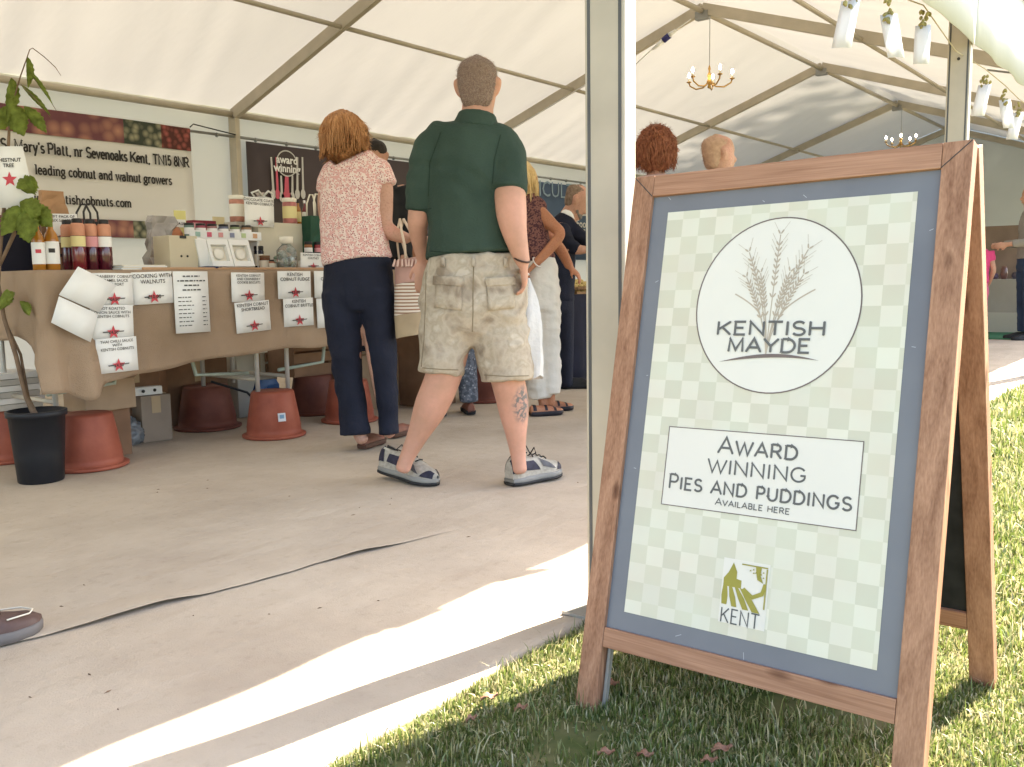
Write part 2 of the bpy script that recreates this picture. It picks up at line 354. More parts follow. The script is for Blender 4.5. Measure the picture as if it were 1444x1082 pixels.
    g('8', .6, [arc(.3,.75,.2,.24,0,360,14), arc(.3,.26,.25,.26,0,360,14)], [])
    g(',', .26, [[(.13,.06),(.13,-.04),(.06,-.16)]], []); g('.', .26, [[(.13,0),(.13,.09)]], []); g("'", .22, [[(.11,1),(.09,.74)]], [])
    g(' ', .36, [], []); return G
GL = glyphs()
def text_strokes(txt, size, x0, y0, weight=.13, serif=.1, sw=.06, width=None, small=.8, track=.13, xs=1.0):
    """strokes of a line of text: list of (points, half width); '^' before a letter gives a taller capital"""
    S = []; x = 0; i = 0
    while i < len(txt):
        ch = txt[i]; k = small
        if ch == '^': i += 1; ch = txt[i]; k = 1
        w_, st, se = GL[ch]; kk = k if ch.isupper() and small != 1 else 1
        for s in st: S.append(([(x+px*kk*xs, py*kk) for px, py in s], weight/2))
        for sx, sy in se: S.append(([(x+sx*kk*xs-serif, sy*kk), (x+sx*kk*xs+serif, sy*kk)], sw/2))
        x += w_*kk*xs+track; i += 1
    x -= track; s = size; kx = (width/(x*s)) if width else 1
    return [([(x0+px*s*kx, y0+py*s) for px, py in p], h*s) for p, h in S], x*s*kx
def ribbon(p, h):
    """flat ribbon around a 2-D polyline"""
    p = [np.array(q, float) for q in p]; n = len(p); L_ = []; R_ = []
    closed = np.linalg.norm(p[0]-p[-1]) < 1e-6
    for i in range(n):
        a = p[i-1] if i > 0 else (p[-2] if closed else None); b = p[i+1] if i < n-1 else (p[1] if closed else None)
        d1 = (p[i]-a) if a is not None else (b-p[i]); d2 = (b-p[i]) if b is not None else d1
        d1 = d1/max(np.linalg.norm(d1), 1e-9); d2 = d2/max(np.linalg.norm(d2), 1e-9)
        t = d1+d2; l = np.linalg.norm(t); t = t/l if l > .3 else d1
        nn = np.array([-t[1], t[0]]); c = max(.5, abs(nn.dot([-d1[1], d1[0]])))
        e = np.zeros(2)
        L_.append(p[i]+nn*h/c+e); R_.append(p[i]-nn*h/c+e)
    return L_, R_
def lettering(name, strokes, frame, mat, parent, lift=.0006):
    """strokes laid on a plane: frame = (origin, x axis, y axis, normal)"""
    o, ax, ay, n = frame; b = MB()
    for k, (p, h) in enumerate(strokes):
        L_, R_ = ribbon(p, h); z = lift+(k % 7)*.00012
        vs = [o+ax*q[0]+ay*q[1]+n*z for q in L_]+[o+ax*q[0]+ay*q[1]+n*z for q in R_]; m = len(L_)
        b.add(vs, [(i+1, i, m+i, m+i+1) for i in range(m-1)])
    return b.build(name, mat, parent)
_txt = {}
def plain_text(name, lines, size, frame, mat, parent, lift=.001, align='CENTER', bold=.012, xs=1.0, gap=1.05):
    o, ax, ay, n = frame; c = bpy.data.curves.new('t', 'FONT'); c.body = '\n'.join(lines); c.size = size; c.align_x = align; c.space_line = gap; c.offset = bold*size; c.resolution_u = 2
    ob = bpy.data.objects.new('t', c); col.objects.link(ob)
    me = bpy.data.meshes.new_from_object(ob.evaluated_get(bpy.context.evaluated_depsgraph_get())); bpy.data.objects.remove(ob)
    for v in me.vertices: q = v.co; v.co = o+ax*(q.x*xs)+ay*q.y+n*lift
    me.name = name
    return link(name, me, mat, parent)
# ================================================================== palette
ALU = M('aluminium', (.46,.405,.325), .5, .1, 5, .05, 40, metal=.05)
ALUD = M('grey_steel', (.3,.3,.29), .45, .15, 9, metal=.5)
WHITE = M('white_paint', (.75,.75,.74), .5, .03)
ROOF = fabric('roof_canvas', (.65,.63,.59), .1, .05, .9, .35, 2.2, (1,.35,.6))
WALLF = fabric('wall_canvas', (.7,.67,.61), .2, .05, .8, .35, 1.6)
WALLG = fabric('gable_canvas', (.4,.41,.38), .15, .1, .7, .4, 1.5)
INK = M('dark_ink', (.045,.042,.04), .8, .2); INKG = M('grey_ink', (.1,.1,.1), .8, .15)
PAPER = M('white_card', (.78,.77,.75), .65, .03)
RED = M('star_red', (.55,.07,.09), .7, .1)
WOODV = wood_mat('stained_wood_upright',2,(.2,.088,.048),(.44,.235,.145)); WOODH = wood_mat('stained_wood_rail',1,(.21,.092,.05),(.45,.24,.15))
SAW = M('sawn_edge', (.62,.47,.33), .7, .1, 30)
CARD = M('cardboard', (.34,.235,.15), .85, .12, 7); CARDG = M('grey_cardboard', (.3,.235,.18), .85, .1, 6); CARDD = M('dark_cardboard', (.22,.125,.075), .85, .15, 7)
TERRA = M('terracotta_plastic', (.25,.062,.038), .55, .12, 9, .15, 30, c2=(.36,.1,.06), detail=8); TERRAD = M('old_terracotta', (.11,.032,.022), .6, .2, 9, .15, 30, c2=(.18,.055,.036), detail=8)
BLACKP = M('black_plastic', (.012,.013,.017), .45, .2)
NAVYC = M('navy_cloth', (.008,.009,.022), .9, .2, 10, .2, 30)

# ================================================================== ground, matting
def gnd():
    b = MB(); xs = [-60,-10,-3,0,1,2,4,8,16,40,90]; ys = [-60,-12,-3,-1,0,.6,1.2,3,8,14,40]
    b.grid([[(x, y, 0) for x in xs] for y in ys])
    m, t, bs = nodes_mat('lawn_soil', .95); N, L = t.nodes, t.links
    tc = N.new('ShaderNodeTexCoord'); n = N.new('ShaderNodeTexNoise'); n.inputs['Scale'].default_value = 9; n.inputs['Detail'].default_value = 8
    L.new(tc.outputs['Object'], n.inputs['Vector']); r = N.new('ShaderNodeValToRGB')
    r.color_ramp.elements[0].position = .35; r.color_ramp.elements[0].color = (.05,.075,.018,1); r.color_ramp.elements[1].position = .68; r.color_ramp.elements[1].color = (.17,.15,.07,1)
    L.new(n.outputs['Fac'], r.inputs[0]); L.new(r.outputs[0], bs.inputs['Base Color'])
    tag(b.build('ground', m), kind='structure')
gnd()
def carpet_z(x, y):
    e = max(0, 1-(y-1.2)/1.6)
    return .009+.0035*noise.noise(V((x*2.1, y*2.1, 3)))*(.4+e)+.007*e*noise.noise(V((x*3.3, y*1.2, 9)))
def mat_carpet():
    m, t, b = nodes_mat('beige_matting', .95); N, L = t.nodes, t.links
    tc = N.new('ShaderNodeTexCoord'); n = N.new('ShaderNodeTexNoise'); n.inputs['Scale'].default_value = 2.2; n.inputs['Detail'].default_value = 7; n.inputs['Roughness'].default_value = .62
    L.new(tc.outputs['Object'], n.inputs['Vector']); r = N.new('ShaderNodeValToRGB')
    r.color_ramp.elements[0].position = .32; r.color_ramp.elements[0].color = (.425,.35,.275,1); r.color_ramp.elements[1].position = .68; r.color_ramp.elements[1].color = (.525,.445,.355,1)
    L.new(n.outputs['Fac'], r.inputs[0])
    f = N.new('ShaderNodeTexNoise'); f.inputs['Scale'].default_value = 38; f.inputs['Detail'].default_value = 4; L.new(tc.outputs['Object'], f.inputs['Vector'])
    r2 = N.new('ShaderNodeValToRGB'); r2.color_ramp.elements[0].position = .27; r2.color_ramp.elements[0].color = (.92,.91,.9,1); r2.color_ramp.elements[1].position = .42; r2.color_ramp.elements[1].color = (1,1,1,1)
    L.new(f.outputs['Fac'], r2.inputs[0]); mx = N.new('ShaderNodeMix'); mx.data_type = 'RGBA'; mx.blend_type = 'MULTIPLY'; mx.inputs[0].default_value = 1
    L.new(r.outputs[0], mx.inputs[6]); L.new(r2.outputs[0], mx.inputs[7]); L.new(mx.outputs[2], b.inputs['Base Color'])
    g = N.new('ShaderNodeTexNoise'); g.inputs['Scale'].default_value = 260; L.new(tc.outputs['Object'], g.inputs['Vector'])
    h = N.new('ShaderNodeTexNoise'); h.inputs['Scale'].default_value = 14; h.inputs['Detail'].default_value = 5; L.new(tc.outputs['Object'], h.inputs['Vector'])
    ad = N.new('ShaderNodeMath'); ad.operation = 'MULTIPLY_ADD'; ad.inputs[1].default_value = .25; L.new(g.outputs['Fac'], ad.inputs[0]); L.new(h.outputs['Fac'], ad.inputs[2])
    wk = N.new('ShaderNodeTexNoise'); wk.inputs['Scale'].default_value = 1; wk.inputs['Detail'].default_value = 3; wm = N.new('ShaderNodeMapping'); wm.inputs['Scale'].default_value = (2.2,11,1); wm.inputs['Rotation'].default_value = (0,0,.25); L.new(tc.outputs['Object'],wm.inputs[0]); L.new(wm.outputs[0],wk.inputs['Vector'])
    aw = N.new('ShaderNodeMath'); aw.operation = 'MULTIPLY_ADD'; aw.inputs[1].default_value = 1.4; L.new(wk.outputs['Fac'],aw.inputs[0]); L.new(ad.outputs[0],aw.inputs[2])
    bp = N.new('ShaderNodeBump'); bp.inputs['Strength'].default_value = .45; bp.inputs['Distance'].default_value = .011; L.new(aw.outputs[0], bp.inputs['Height']); L.new(bp.outputs[0], b.inputs['Normal'])
    return m
CARPET = mat_carpet()
def carpet():
    xs = list(np.arange(-6, .2, .4))+list(np.arange(.2, 3.4, .045))+list(np.arange(3.4, 19.4, .4)); ys = list(np.arange(1.2, 2.8, .045))+list(np.arange(2.8, 7.9, .3))
    P = [[V((x, y+(.018*noise.noise(V((x*2.3, 0, 0))) if j == 0 else 0), carpet_z(x, y)+(.004*noise.noise(V((x*6, 1, 1)))+.002 if j == 0 else 0))) for x in xs] for j, y in enumerate(ys)]
    P = [[V((p.x, p.y, .0)) for p in P[0]]] + P
    b = MB(); b.grid(P); o = b.build('matting_floor', CARPET, smooth=True); tag(o, kind='structure')
    # raised lip where two lengths of matting overlap
    xs = np.arange(-2.5, 2.25, .03); rows = [[], [], [], []]
    for x in xs:
        y = 2.205-(x-.83)*.14+.018*noise.noise(V((x*2.6, 5, 0)))+.006*noise.noise(V((x*11, 5, 0)))
        fade = min(1, max(0, (2.2-x)/.35)); l = max(0, noise.noise(V((x*1.9+.6, 8, 2)))*1.5+.22)*.032*fade+.005*fade
        z = carpet_z(x, y)
        rows[0].append(V((x, y+.16, z-.001))); rows[1].append(V((x, y+.05, z+.002+l*.45))); rows[2].append(V((x, y+.006, z+.002+l))); rows[3].append(V((x, y, z+.0005+l)))
    b = MB(); b.grid(rows); b.build('overlap_lip', CARPET, o, True)
carpet()
b = MB(); b.box(12.6, 15.6, 1.6, 5.2, .012, .02); tag(b.build('green_mat', M('green_felt', (.02,.11,.05), .95, .15, 20)), kind='structure')

# ================================================================== marquee
TX0, TL, FY, BY, RY, ZR, ZE = 1.87, 3.382, 1.183, 7.537, 4.36, 3.54, 2.445
I0, I1 = -2, 5
def TX(i): return TX0+TL*i
tent = empty('marquee', (TX(0), FY, 0), 'cream canvas marquee with grey aluminium frame, open along its near side', 'marquee')
for i in range(I0, I1+1):
    x = TX(i)
    for y, s in ((FY, 1), (BY, -1)):
        b = MB(); b.box(x-.026, x+.026, y-.055, y+.055, 0, ZE-.02)
        if i in (0, 1) and s == 1:                       # keder grooves on the visible legs
            pass
        leg = b.build('leg', ALU, tent, bevel=.004)
        if s == 1 and i in (0, 1):
            g = MB()
            for yy in (y-.043, y+.043): g.box(x-.0275, x-.0255, yy-.004, yy+.004, .02, ZE-.1)
            g.build('groove', INKG, leg)
            h = MB(); h.lathe((x-.026, y, 1.95), [(.008,0),(.008,.003)], 10, (-1,0,0)); h.build('bolt', INK, leg)
        bp = MB(); bp.box(x-.09, x+.09, y-.09, y+.09, .012, .02); bp.build('base_plate', ALUD, leg)
        b = MB(); b.bar((x, y, ZE), (x, RY, ZR), .052, .105, (1,0,0)); b.build('rafter', ALU, tent, bevel=.004)
    b = MB(); b.box(x-.035, x+.035, RY-.07, RY+.07, ZR-.11, ZR-.03); b.build('ridge_joint', ALUD, tent)
for i in range(I0, I1):
    xa, xb = TX(i)+.03, TX(i+1)-.03
    for y, z, r in ((RY, ZR-.03, .028), (FY, ZE, .03), (BY, ZE, .03), ((RY+FY)/2, (ZR+ZE)/2-.03, .02), ((RY+BY)/2, (ZR+ZE)/2-.03, .02)):
        b = MB(); b.tube([(xa-.03, y, z), (xb+.03, y, z)], r, 10); b.build('purlin', ALU, tent, True)
    b = MB(); b.tube([(xa, BY-.03, ZE-.21), (xb, BY-.03, ZE-.21)], .013, 8); b.build('wall_rail', ALUD, tent, True)
    for k in range(9):
        b = MB(); b.lathe((xa+(xb-xa)*(k+.5)/9, BY-.03, ZE-.215), [(.022,-.006),(.022,.006)], 8, (1,0,0)); b.build('wall_hook', ALUD, tent)
    # roof panels
    for y0, s in ((FY, 0), (BY, 1)):
        P = []
        for a in range(25):
            t = a/24; row = []
            for k in range(57):
                u = k/56; x = TX(i)+TL*u
                dg_ = x*2.1+(t*2.6 if s else -t*2.6); sag = -.05*math.sin(math.pi*u)*math.sin(math.pi*t)-.03*max(0,noise.noise(V((dg_*1.7, s*9+i, t*.5))))**1.3*(.35+.65*(1-t))*math.sin(math.pi*u)**.5*(1-t**4)+.006*math.sin(dg_*9+2*noise.noise(V((x,t,0))))*(1-t)*math.sin(math.pi*u)+.012*noise.noise(V((x*2.6+t*1.5, s*7+t*1.2, 0)))*math.sin(math.pi*u)*(1-t**4)
                yy = y0+(RY-y0)*t; row.append(V((x, yy-(.1*(1-t)**4 if s == 0 else -.1*(1-t)**4), ZE+(ZR-ZE)*t+.075+sag-.02*(1-t)**4)))
            P.append(row)
        b = MB(); b.grid(P); b.build('roof_panel', ROOF, tent, True)
    # back wall
    P = [[V((TX(i)+TL*k/24, BY+.075+.012*noise.noise(V((TX(i)*1.3+k*.35, z*.8, 4))), z)) for k in range(25)] for z in (0, .4, .8, 1.2, 1.6, 2.0, ZE+.06)]
    b = MB(); b.grid(P); b.build('wall_panel', WALLF, tent, True)
    # valance along the open front
    P = []
    for a in range(4):
        row = []
        for k in range(49):
            x = TX(i)+TL*k/48; t = a/3
            z = ZE+.1-t*(.53+.007*math.sin(x*9)+.008*noise.noise(V((x*2.7, 0, 0)))); row.append(V((x, FY-.07-.0*t+.006*t*math.sin(x*11), z)))
        P.append(row)
    solid('valance', P, .003, ROOF, tent)
    if i in (0, 1, 2, 3):
        b = MB(); b.tube([(TX(i+1), FY+.02, ZE-.05), (TX(i+1)+.02, FY+.55, ZE+.1)], .008, 6); b.build('eave_brace', ALUD, tent)
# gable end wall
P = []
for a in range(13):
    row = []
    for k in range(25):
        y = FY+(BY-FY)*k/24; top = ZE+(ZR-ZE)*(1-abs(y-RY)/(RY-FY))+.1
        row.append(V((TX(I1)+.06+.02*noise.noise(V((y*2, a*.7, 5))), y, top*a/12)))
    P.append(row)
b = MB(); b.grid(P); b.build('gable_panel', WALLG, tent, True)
for y in (2.75, RY, 6.0):
    b = MB(); b.box(TX(I1)-.03, TX(I1)+.03, y-.05, y+.05, 0, ZE+(ZR-ZE)*(1-abs(y-RY)/(RY-FY))-.05); b.build('gable_leg', ALU, tent)
b = MB(); b.tube([(TX(I1), FY, 1.45), (TX(I1), BY, 1.45)], .025, 8); b.build('gable_rail', ALUD, tent)
# lengths of white muslin tied round the near leg heads
for i in (1, 2):
    x = TX(i); P = []
    for a in range(9):
        t = a/8; P.append([V((x+.09*(1-t*.5)*math.cos(q)*(1+.18*math.sin(5*q+a)), FY-.03+.1*(1-t*.55)*math.sin(q)*(1+.18*math.cos(4*q)), 2.42-.3*t-.05*math.sin(q*2)*t)) for q in np.linspace(0, 2*math.pi, 25)])
    if i == 1: b = MB(); b.grid(P[:5]); b.build('muslin_wrap', ROOF, tent, True)

# ------------------------------------------------------------------ bunting: white paper tags with dried hops on a string under the valance
HOP = M('dried_hops', (.3,.26,.1), .9, .35, 40); TAGM = fabric('tag_paper', (.82,.82,.84), .4, .03, 5, .1, 20)
tags = [(1200, -12), (1253, 10), (1302, 26), (1347, 88), (1389, 112), (1417, 134), (1436, 152)]
pts = []
string_y = FY-.02
for k, (px, py) in enumerate(tags):
    p = aty(px, py, string_y); pts.append(p)
ns = MB(); line = []
for k in range(len(pts)):
    line.append(V((pts[k].x, string_y, pts[k].z+.055)))
line = [V((line[0].x-1.2, string_y, line[0].z+.02))]+line+[V((line[-1].x+1.5, string_y, line[-1].z+.01))]
ns.tube(line, .003, 5)
tag(ns.build('string', M('jute_string', (.45,.38,.25), .9)), 'thin jute string carrying hop bunting under the front valance', 'string')
descr = ['white bunting tag with hops cut off by the top of the picture', 'white hop bunting tag, second from the left', 'white hop bunting tag just left of the far front leg', 'bunting tag hanging against the far front leg',
         'white bunting tag just right of the far front leg', 'white bunting tag second right of the far front leg', 'white bunting tag nearest the right picture edge']
for k, p in enumerate(pts):
    if k == 3: continue
    wd, hh = .031, .17
    e = empty('bunting_tag', p+V((0,0,.05)), descr[k], 'bunting', 'hop bunting tags along the front eave')
    ang = -.95+random.uniform(-.25,.25); ax = V((math.cos(ang), math.sin(ang), 0)); tl = random.uniform(-.08,.08)
    c = p+V((0,0,-.05)); n = ax.cross(UP)
    solid('paper_tag', [[c+ax*(wd*u*(1+.15*t))+UP*(-hh*t+.02)+ax*tl*t*.5+n*.01*math.sin(u*2+t*2) for u in (-1,-.5,0,.5,1)] for t in (0,.33,.66,1)], .0012, TAGM, e)
    h = MB()
    for q in range(14):
        d = V((random.gauss(0,.018), random.gauss(0,.012), random.uniform(-.06,.03))); a0 = p+d
        h.lathe(a0, [(.002,-.012),(.007,-.005),(.008,.003),(.002,.011)], 6, V((random.gauss(0,.5),random.gauss(0,.5),1)))
    h.build('hop_sprig', HOP, e)

# ------------------------------------------------------------------ trees beyond
LEAF = [M('leaf_a', (.045,.085,.018), .6, .3, 2), M('leaf_b', (.075,.12,.03), .6, .3, 2)]
BARK = M('bark', (.1,.075,.05), .9, .3, 8)
def tree(x, y, h, R, lab, n=5200, lo=.3):
    e = empty('tree', (x, y, 0), lab, 'tree', 'trees behind the marquee')
    b = MB(); b.tube([(x, y, 0), (x+.1, y, h*.3), (x-.05, y+.1, h*.6), (x, y, h*.85)], [.22,.17,.11,.04], 8)
    cl = []
    for k in range(26):
        a = random.uniform(0, 6.28); zz = random.uniform(lo, .98); rr = R*math.sin(math.pi*min(1, (zz-lo+.1)/(1.12-lo)))*random.uniform(.45,1)
        c = V((x+rr*math.cos(a), y+rr*math.sin(a), h*zz)); cl.append(c); b.tube([(x, y, h*(zz*.75)), (x+rr*.5*math.cos(a), y+rr*.5*math.sin(a), h*(zz*.9)), c], [.06,.04,.012], 5)
    b.build('trunk', BARK, e)
    vs = []; fs = []; mi = []
    for k in range(n):
        c = random.choice(cl); d = V((random.gauss(0,1), random.gauss(0,1), random.gauss(0,.7)))*R*.2; p = c+d
        a = V((random.gauss(0,1), random.gauss(0,1), random.gauss(0,1))).normalized(); q = a.orthogonal().normalized(); s = random.uniform(.07,.15)*max(1,h/9)
        j = len(vs); vs += [p-a*s, p+q*s*.5, p+a*s, p-q*s*.5]; fs.append((j,j+1,j+2,j+3)); mi.append(k % 2)
    b = MB(); b.v = [tuple(v) for v in vs]; b.f = fs; b.mi = mi
    b.build('crown', None, e, mats=LEAF)
tree(24.5, -1.6, 7.8, 2.6, 'leafy green tree showing at the top right corner of the picture')
tree(37, 1.8, 23, 6.0, 'tall green tree far behind the gable of the marquee, shading its roof', 9000, lo=.3)
tree(35, 9.5, 21, 6.0, 'tall green tree far behind the back corner of the marquee', 9000, lo=.3)
# ================================================================== A-board sign
K = 1.12
o0 = CAM+(V((1.4798,.8165,.9689))-CAM)*K
su = V((.0008,-.9998,.0174)).normalized(); sv = V((.2406,.017,.9705)); sv = (sv-su*sv.dot(su)).normalized(); sn = su.cross(sv)
def S(a, b_, c=0): return o0+su*(a*K)+sv*(b_*K)+sn*c
AL, AR, IL, IR, VT, VI, VB0, VB1, VF = -.0745, .504, -.033, .462, .071, .0313, -.755, -.79, -.914
board = empty('a_board_sign', V((S(.21,VF).x+.2, S(.21,VF).y, 0)), 'wooden A-board sign with a pale green chequered pie poster, standing on the lawn', 'sign')
def sbar(nm, a0, b0, a1, b1, d0, d1, mat, S_, par=board, edge=True):
    b = MB(); p = [S_(a,b_,c) for a in (a0,a1) for b_ in (b0,b1) for c in (d0,d1)]
    b.add(p, [(0,1,3,2),(4,6,7,5),(0,4,5,1),(2,3,7,6),(0,2,6,4),(1,5,7,3)])
    return b.build(nm, mat, par, bevel=.0018)
TH = .033
def frame_panel(S_, foot=VF, back=False):
    ps = sbar('stile', AL, foot, IL, VT, -TH, 0, WOODV, S_); pr = sbar('stile', IR, foot, AR, VT, -TH, 0, WOODV, S_)
    sbar('rail', IL+.0005, VI, IR-.0005, VT, -TH+.001, -.0006, WOODH, S_); sbar('rail', IL+.0005, VB1, IR-.0005, VB0, -TH+.001, -.0006, WOODH, S_)
    return ps, pr
st = frame_panel(S)
m = bpy.data.materials['stained_wood_upright']
# mitre lines at the top corners, knots
for (a0, b0, a1, b1) in ((AL+.001, VT-.001, IL, VI), (AR-.001, VT-.001, IR, VI)):
    b = MB(); p0, p1 = S(a0,b0,.0007), S(a1,b1,.0007); d = (p1-p0).normalized(); q = d.cross(sn)*.0009; b.quad(p0-q, p1-q, p1+q, p0+q); b.build('mitre_joint', INK, board)
KN = M('wood_knot', (.1,.04,.022), .6, .3, 60)
for a, v_ in ():
    b = MB(); c = S(a, v_, .0006); b.poly([c+su*.008*math.cos(t)*(1+.3*math.sin(3*t))+sv*.006*math.sin(t) for t in np.linspace(0, 6.28, 14)[:-1]]); b.build('knot', KN, board)
GREYB = M('grey_backing', (.15,.152,.172), .4, .08, 6, c2=(.18,.182,.2))
sbar('backing_board', IL-.004, VB0-.004, IR+.004, VI+.004, -.017, -.009, GREYB, S)
# scuffs on the grey border
b = MB()
for k in range(10):
    side_ = random.choice('tblr'); t = random.random()
    a, v_ = {'t': (IL+t*(IR-IL), random.uniform(.004,.028)), 'b': (IL+t*(IR-IL), random.uniform(-.75,-.73)), 'l': (random.uniform(-.03,-.004), -t*.72), 'r': (random.uniform(.434,.458), -t*.72)}[side_]
    c = S(a, v_, -.0084); l = random.uniform(.002,.007); an = random.uniform(0,3.1); d = su*math.cos(an)+sv*math.sin(an); q = d.cross(sn)*.0006
    b.quad(c-d*l-q, c+d*l-q, c+d*l+q, c-d*l+q)
b.build('scratch', M('pale_scratch', (.4,.4,.42), .7), board)['kind'] = 'stuff'
# poster
PW, PH = .43, .7221
def poster_mat():
    m, t, bs = nodes_mat('chequered_poster', .45); N, L = t.nodes, t.links
    at_ = N.new('ShaderNodeAttribute'); at_.attribute_name = 'puv'
    ck = N.new('ShaderNodeTexChecker'); ck.inputs['Scale'].default_value = 1; ck.inputs['Color1'].default_value = (.575,.555,.435,1); ck.inputs['Color2'].default_value = (.65,.625,.515,1)
    L.new(at_.outputs['Vector'], ck.inputs['Vector'])
    n = N.new('ShaderNodeTexNoise'); n.inputs['Scale'].default_value = .35; n.inputs['Detail'].default_value = 3; L.new(at_.outputs['Vector'], n.inputs['Vector'])
    v = N.new('ShaderNodeTexWhiteNoise'); fl = N.new('ShaderNodeVectorMath'); fl.operation = 'FLOOR'; L.new(at_.outputs['Vector'], fl.inputs[0]); L.new(fl.outputs[0], v.inputs['Vector'])
    r = N.new('ShaderNodeValToRGB'); r.color_ramp.elements[0].position = .35; r.color_ramp.elements[0].color = (1,1,1,1); r.color_ramp.elements[1].position = .75; r.color_ramp.elements[1].color = (1.0,.93,.93,1)
    L.new(n.outputs['Fac'], r.inputs[0]); mx = N.new('ShaderNodeMix'); mx.data_type = 'RGBA'; mx.blend_type = 'MULTIPLY'; mx.inputs[0].default_value = 1
    L.new(ck.outputs[0], mx.inputs[6]); L.new(r.outputs[0], mx.inputs[7])
    sm = N.new('ShaderNodeMath'); sm.operation = 'MULTIPLY_ADD'; sm.inputs[1].default_value = .09; sm.inputs[2].default_value = .955; L.new(v.outputs[0], sm.inputs[0])
    m2 = N.new('ShaderNodeMix'); m2.data_type = 'RGBA'; m2.blend_type = 'MULTIPLY'; m2.inputs[0].default_value = 1; L.new(mx.outputs[2], m2.inputs[6]); L.new(sm.outputs[0], m2.inputs[7])
    L.new(m2.outputs[2], bs.inputs['Base Color']); bs.inputs['Coat Weight'].default_value = .15
    return m
b = MB(); PD = -.008
b.grid([[S(a*PW/8, -c*PH/12, PD) for a in range(9)] for c in range(12, -1, -1)])
me = b.mesh('poster'); at_ = me.attributes.new('puv', 'FLOAT_VECTOR', 'POINT'); k = 0; cell = PW/13.2
for c in range(12, -1, -1):
    for a in range(9): at_.data[k].vector = (a*PW/8/cell+20.01, (PH-c*PH/12)/cell+20.3, .5); k += 1
poster = link('poster', me, poster_mat(), board)
POSTINK = M('poster_ink', (.13,.125,.12), .8, .1); OFFW = M('poster_white', (.7,.655,.58), .5, .02); OFFP = M('poster_cream', (.7,.65,.58), .5, .02)
PINKT = M('wheat_tan', (.46,.375,.29), .6, .1); OLIVE = M('olive_print', (.3,.26,.05), .6, .1); BROWN = M('brown_print', (.16,.12,.11), .6, .1)
def FR(a, v_, lift=0): return (S(a, v_, PD+lift), su*K, sv*K, sn)
ccx, ccy, cr_ = .2197, -.1745, .1432
b = MB(); b.poly([S(ccx+cr_*math.cos(t)*.985, ccy+cr_*math.sin(t)*1.035, PD+.0005) for t in np.linspace(0, 2*math.pi, 73)[:-1]]); b.build('logo_disc', OFFW, poster)
lettering('logo_ring', [([(ccx+cr_*math.cos(t)*.985, ccy+cr_*math.sin(t)*1.035) for t in np.linspace(0, 2*math.pi, 73)], .0011)], FR(0,0), BROWN, poster, .0009)
s1, _ = text_strokes('KENTISH', .022, .1215, -.2255, .19, .05, .07, width=.187, small=1, track=.2, xs=1.15)
s2, _ = text_strokes('MAYDE', .022, .1445, -.2545, .19, .05, .07, width=.142, small=1, track=.2, xs=1.15)
lettering('logo_lettering', s1+s2, FR(0,0), POSTINK, poster, .0020)
sw = [(.131+.172*t, -.2845+.022*math.sin(math.pi*(t*.62+.06))*1.0-.008*(t-.4)) for t in np.linspace(0,1,16)]
b = MB(); up_ = [S(x, y+.004+.0036*math.sin(math.pi*t), PD+.0019) for (x, y), t in zip(sw, np.linspace(0,1,16))]; dn = [S(x, y+.004-.0026*math.sin(math.pi*t), PD+.0019) for (x, y), t in zip(sw, np.linspace(0,1,16))]
b.grid([dn, up_]); b.build('logo_swoosh', BROWN, poster)
# wheat sheaf
strokes = []; grains = MB(); bx, by = .213, -.262
ears = [(.2185,-.055,.0), (.166,-.083,-.4), (.268,-.083,.4), (.166,-.127,-.42), (.264,-.125,.42), (.19,-.12,-.2), (.241,-.12,.2)]
gi = 0
for ex, ey, ln in ears:
    k = 22; path = [(bx+(ex-bx)*t**1.6, by+(ey-by)*t) for t in np.linspace(0,1,k)]
    strokes.append((path, .0009))
    for j in range(10):
        t = .52+.48*j/9; i = int(t*(k-1)); x, y = path[i]; q = path[max(i-2,0)]; dx, dy = x-q[0], y-q[1]; l = math.hypot(dx, dy); dx, dy = dx/l, dy/l
        for sgn in (-1, 1):
            ca, sa = math.cos(.55*sgn), math.sin(.55*sgn); gx, gy = dx*ca-dy*sa, dx*sa+dy*ca; cx, cy = x+gx*.006, y+gy*.006; gi += 1
            grains.poly([S(cx+gx*.0046*math.cos(a)-gy*.0015*math.sin(a), cy+gy*.0046*math.cos(a)+gx*.0015*math.sin(a), PD+.001+(gi%5)*.0001) for a in np.linspace(0, 6.283, 9)[:-1]])
            if j > 5: strokes.append(([(cx+gx*.005, cy+gy*.005), (cx+gx*.02, cy+gy*.02)], .0003))
strokes += [([(.2-.052*t, -.2+.045*t**.6) for t in np.linspace(0,1,8)], .0012), ([(.228+.058*t, -.2+.05*t**.6) for t in np.linspace(0,1,8)], .0012)]
grains.build('wheat_grain', PINKT, poster); lettering('wheat_stem', strokes, FR(0,0), PINKT, poster, .0007)
# boxed words
b = MB(); b.quad(S(.0505,-.5262,PD+.0006), S(.383,-.525,PD+.0006), S(.383,-.3895,PD+.0006), S(.0505,-.3905,PD+.0006)); b.build('word_panel', OFFP, poster)
lettering('panel_border', [([(.0505,-.5262),(.383,-.525),(.383,-.3895),(.0505,-.3905),(.0505,-.5262)], .0007)], FR(0,0), BROWN, poster, .0012)
T = []
for txt, size, x0, x1, y, sm in (('^AWARD', .0262, .1465, .2825, -.4275, .82), ('WINNING', .0218, .1305, .2995, -.4615, 1), ('^PIES AND PUDDINGS', .024, .061, .3735, -.4965, .82), ('^AVAILABLE HERE', .0108, .151, .2785, -.5145, .8)):
    q, _ = text_strokes(txt, size, x0, y, .15, .05, .07, width=x1-x0, small=sm, track=.2, xs=1.15); T += q
lettering('words', T, FR(0,0), POSTINK, poster, .0012)
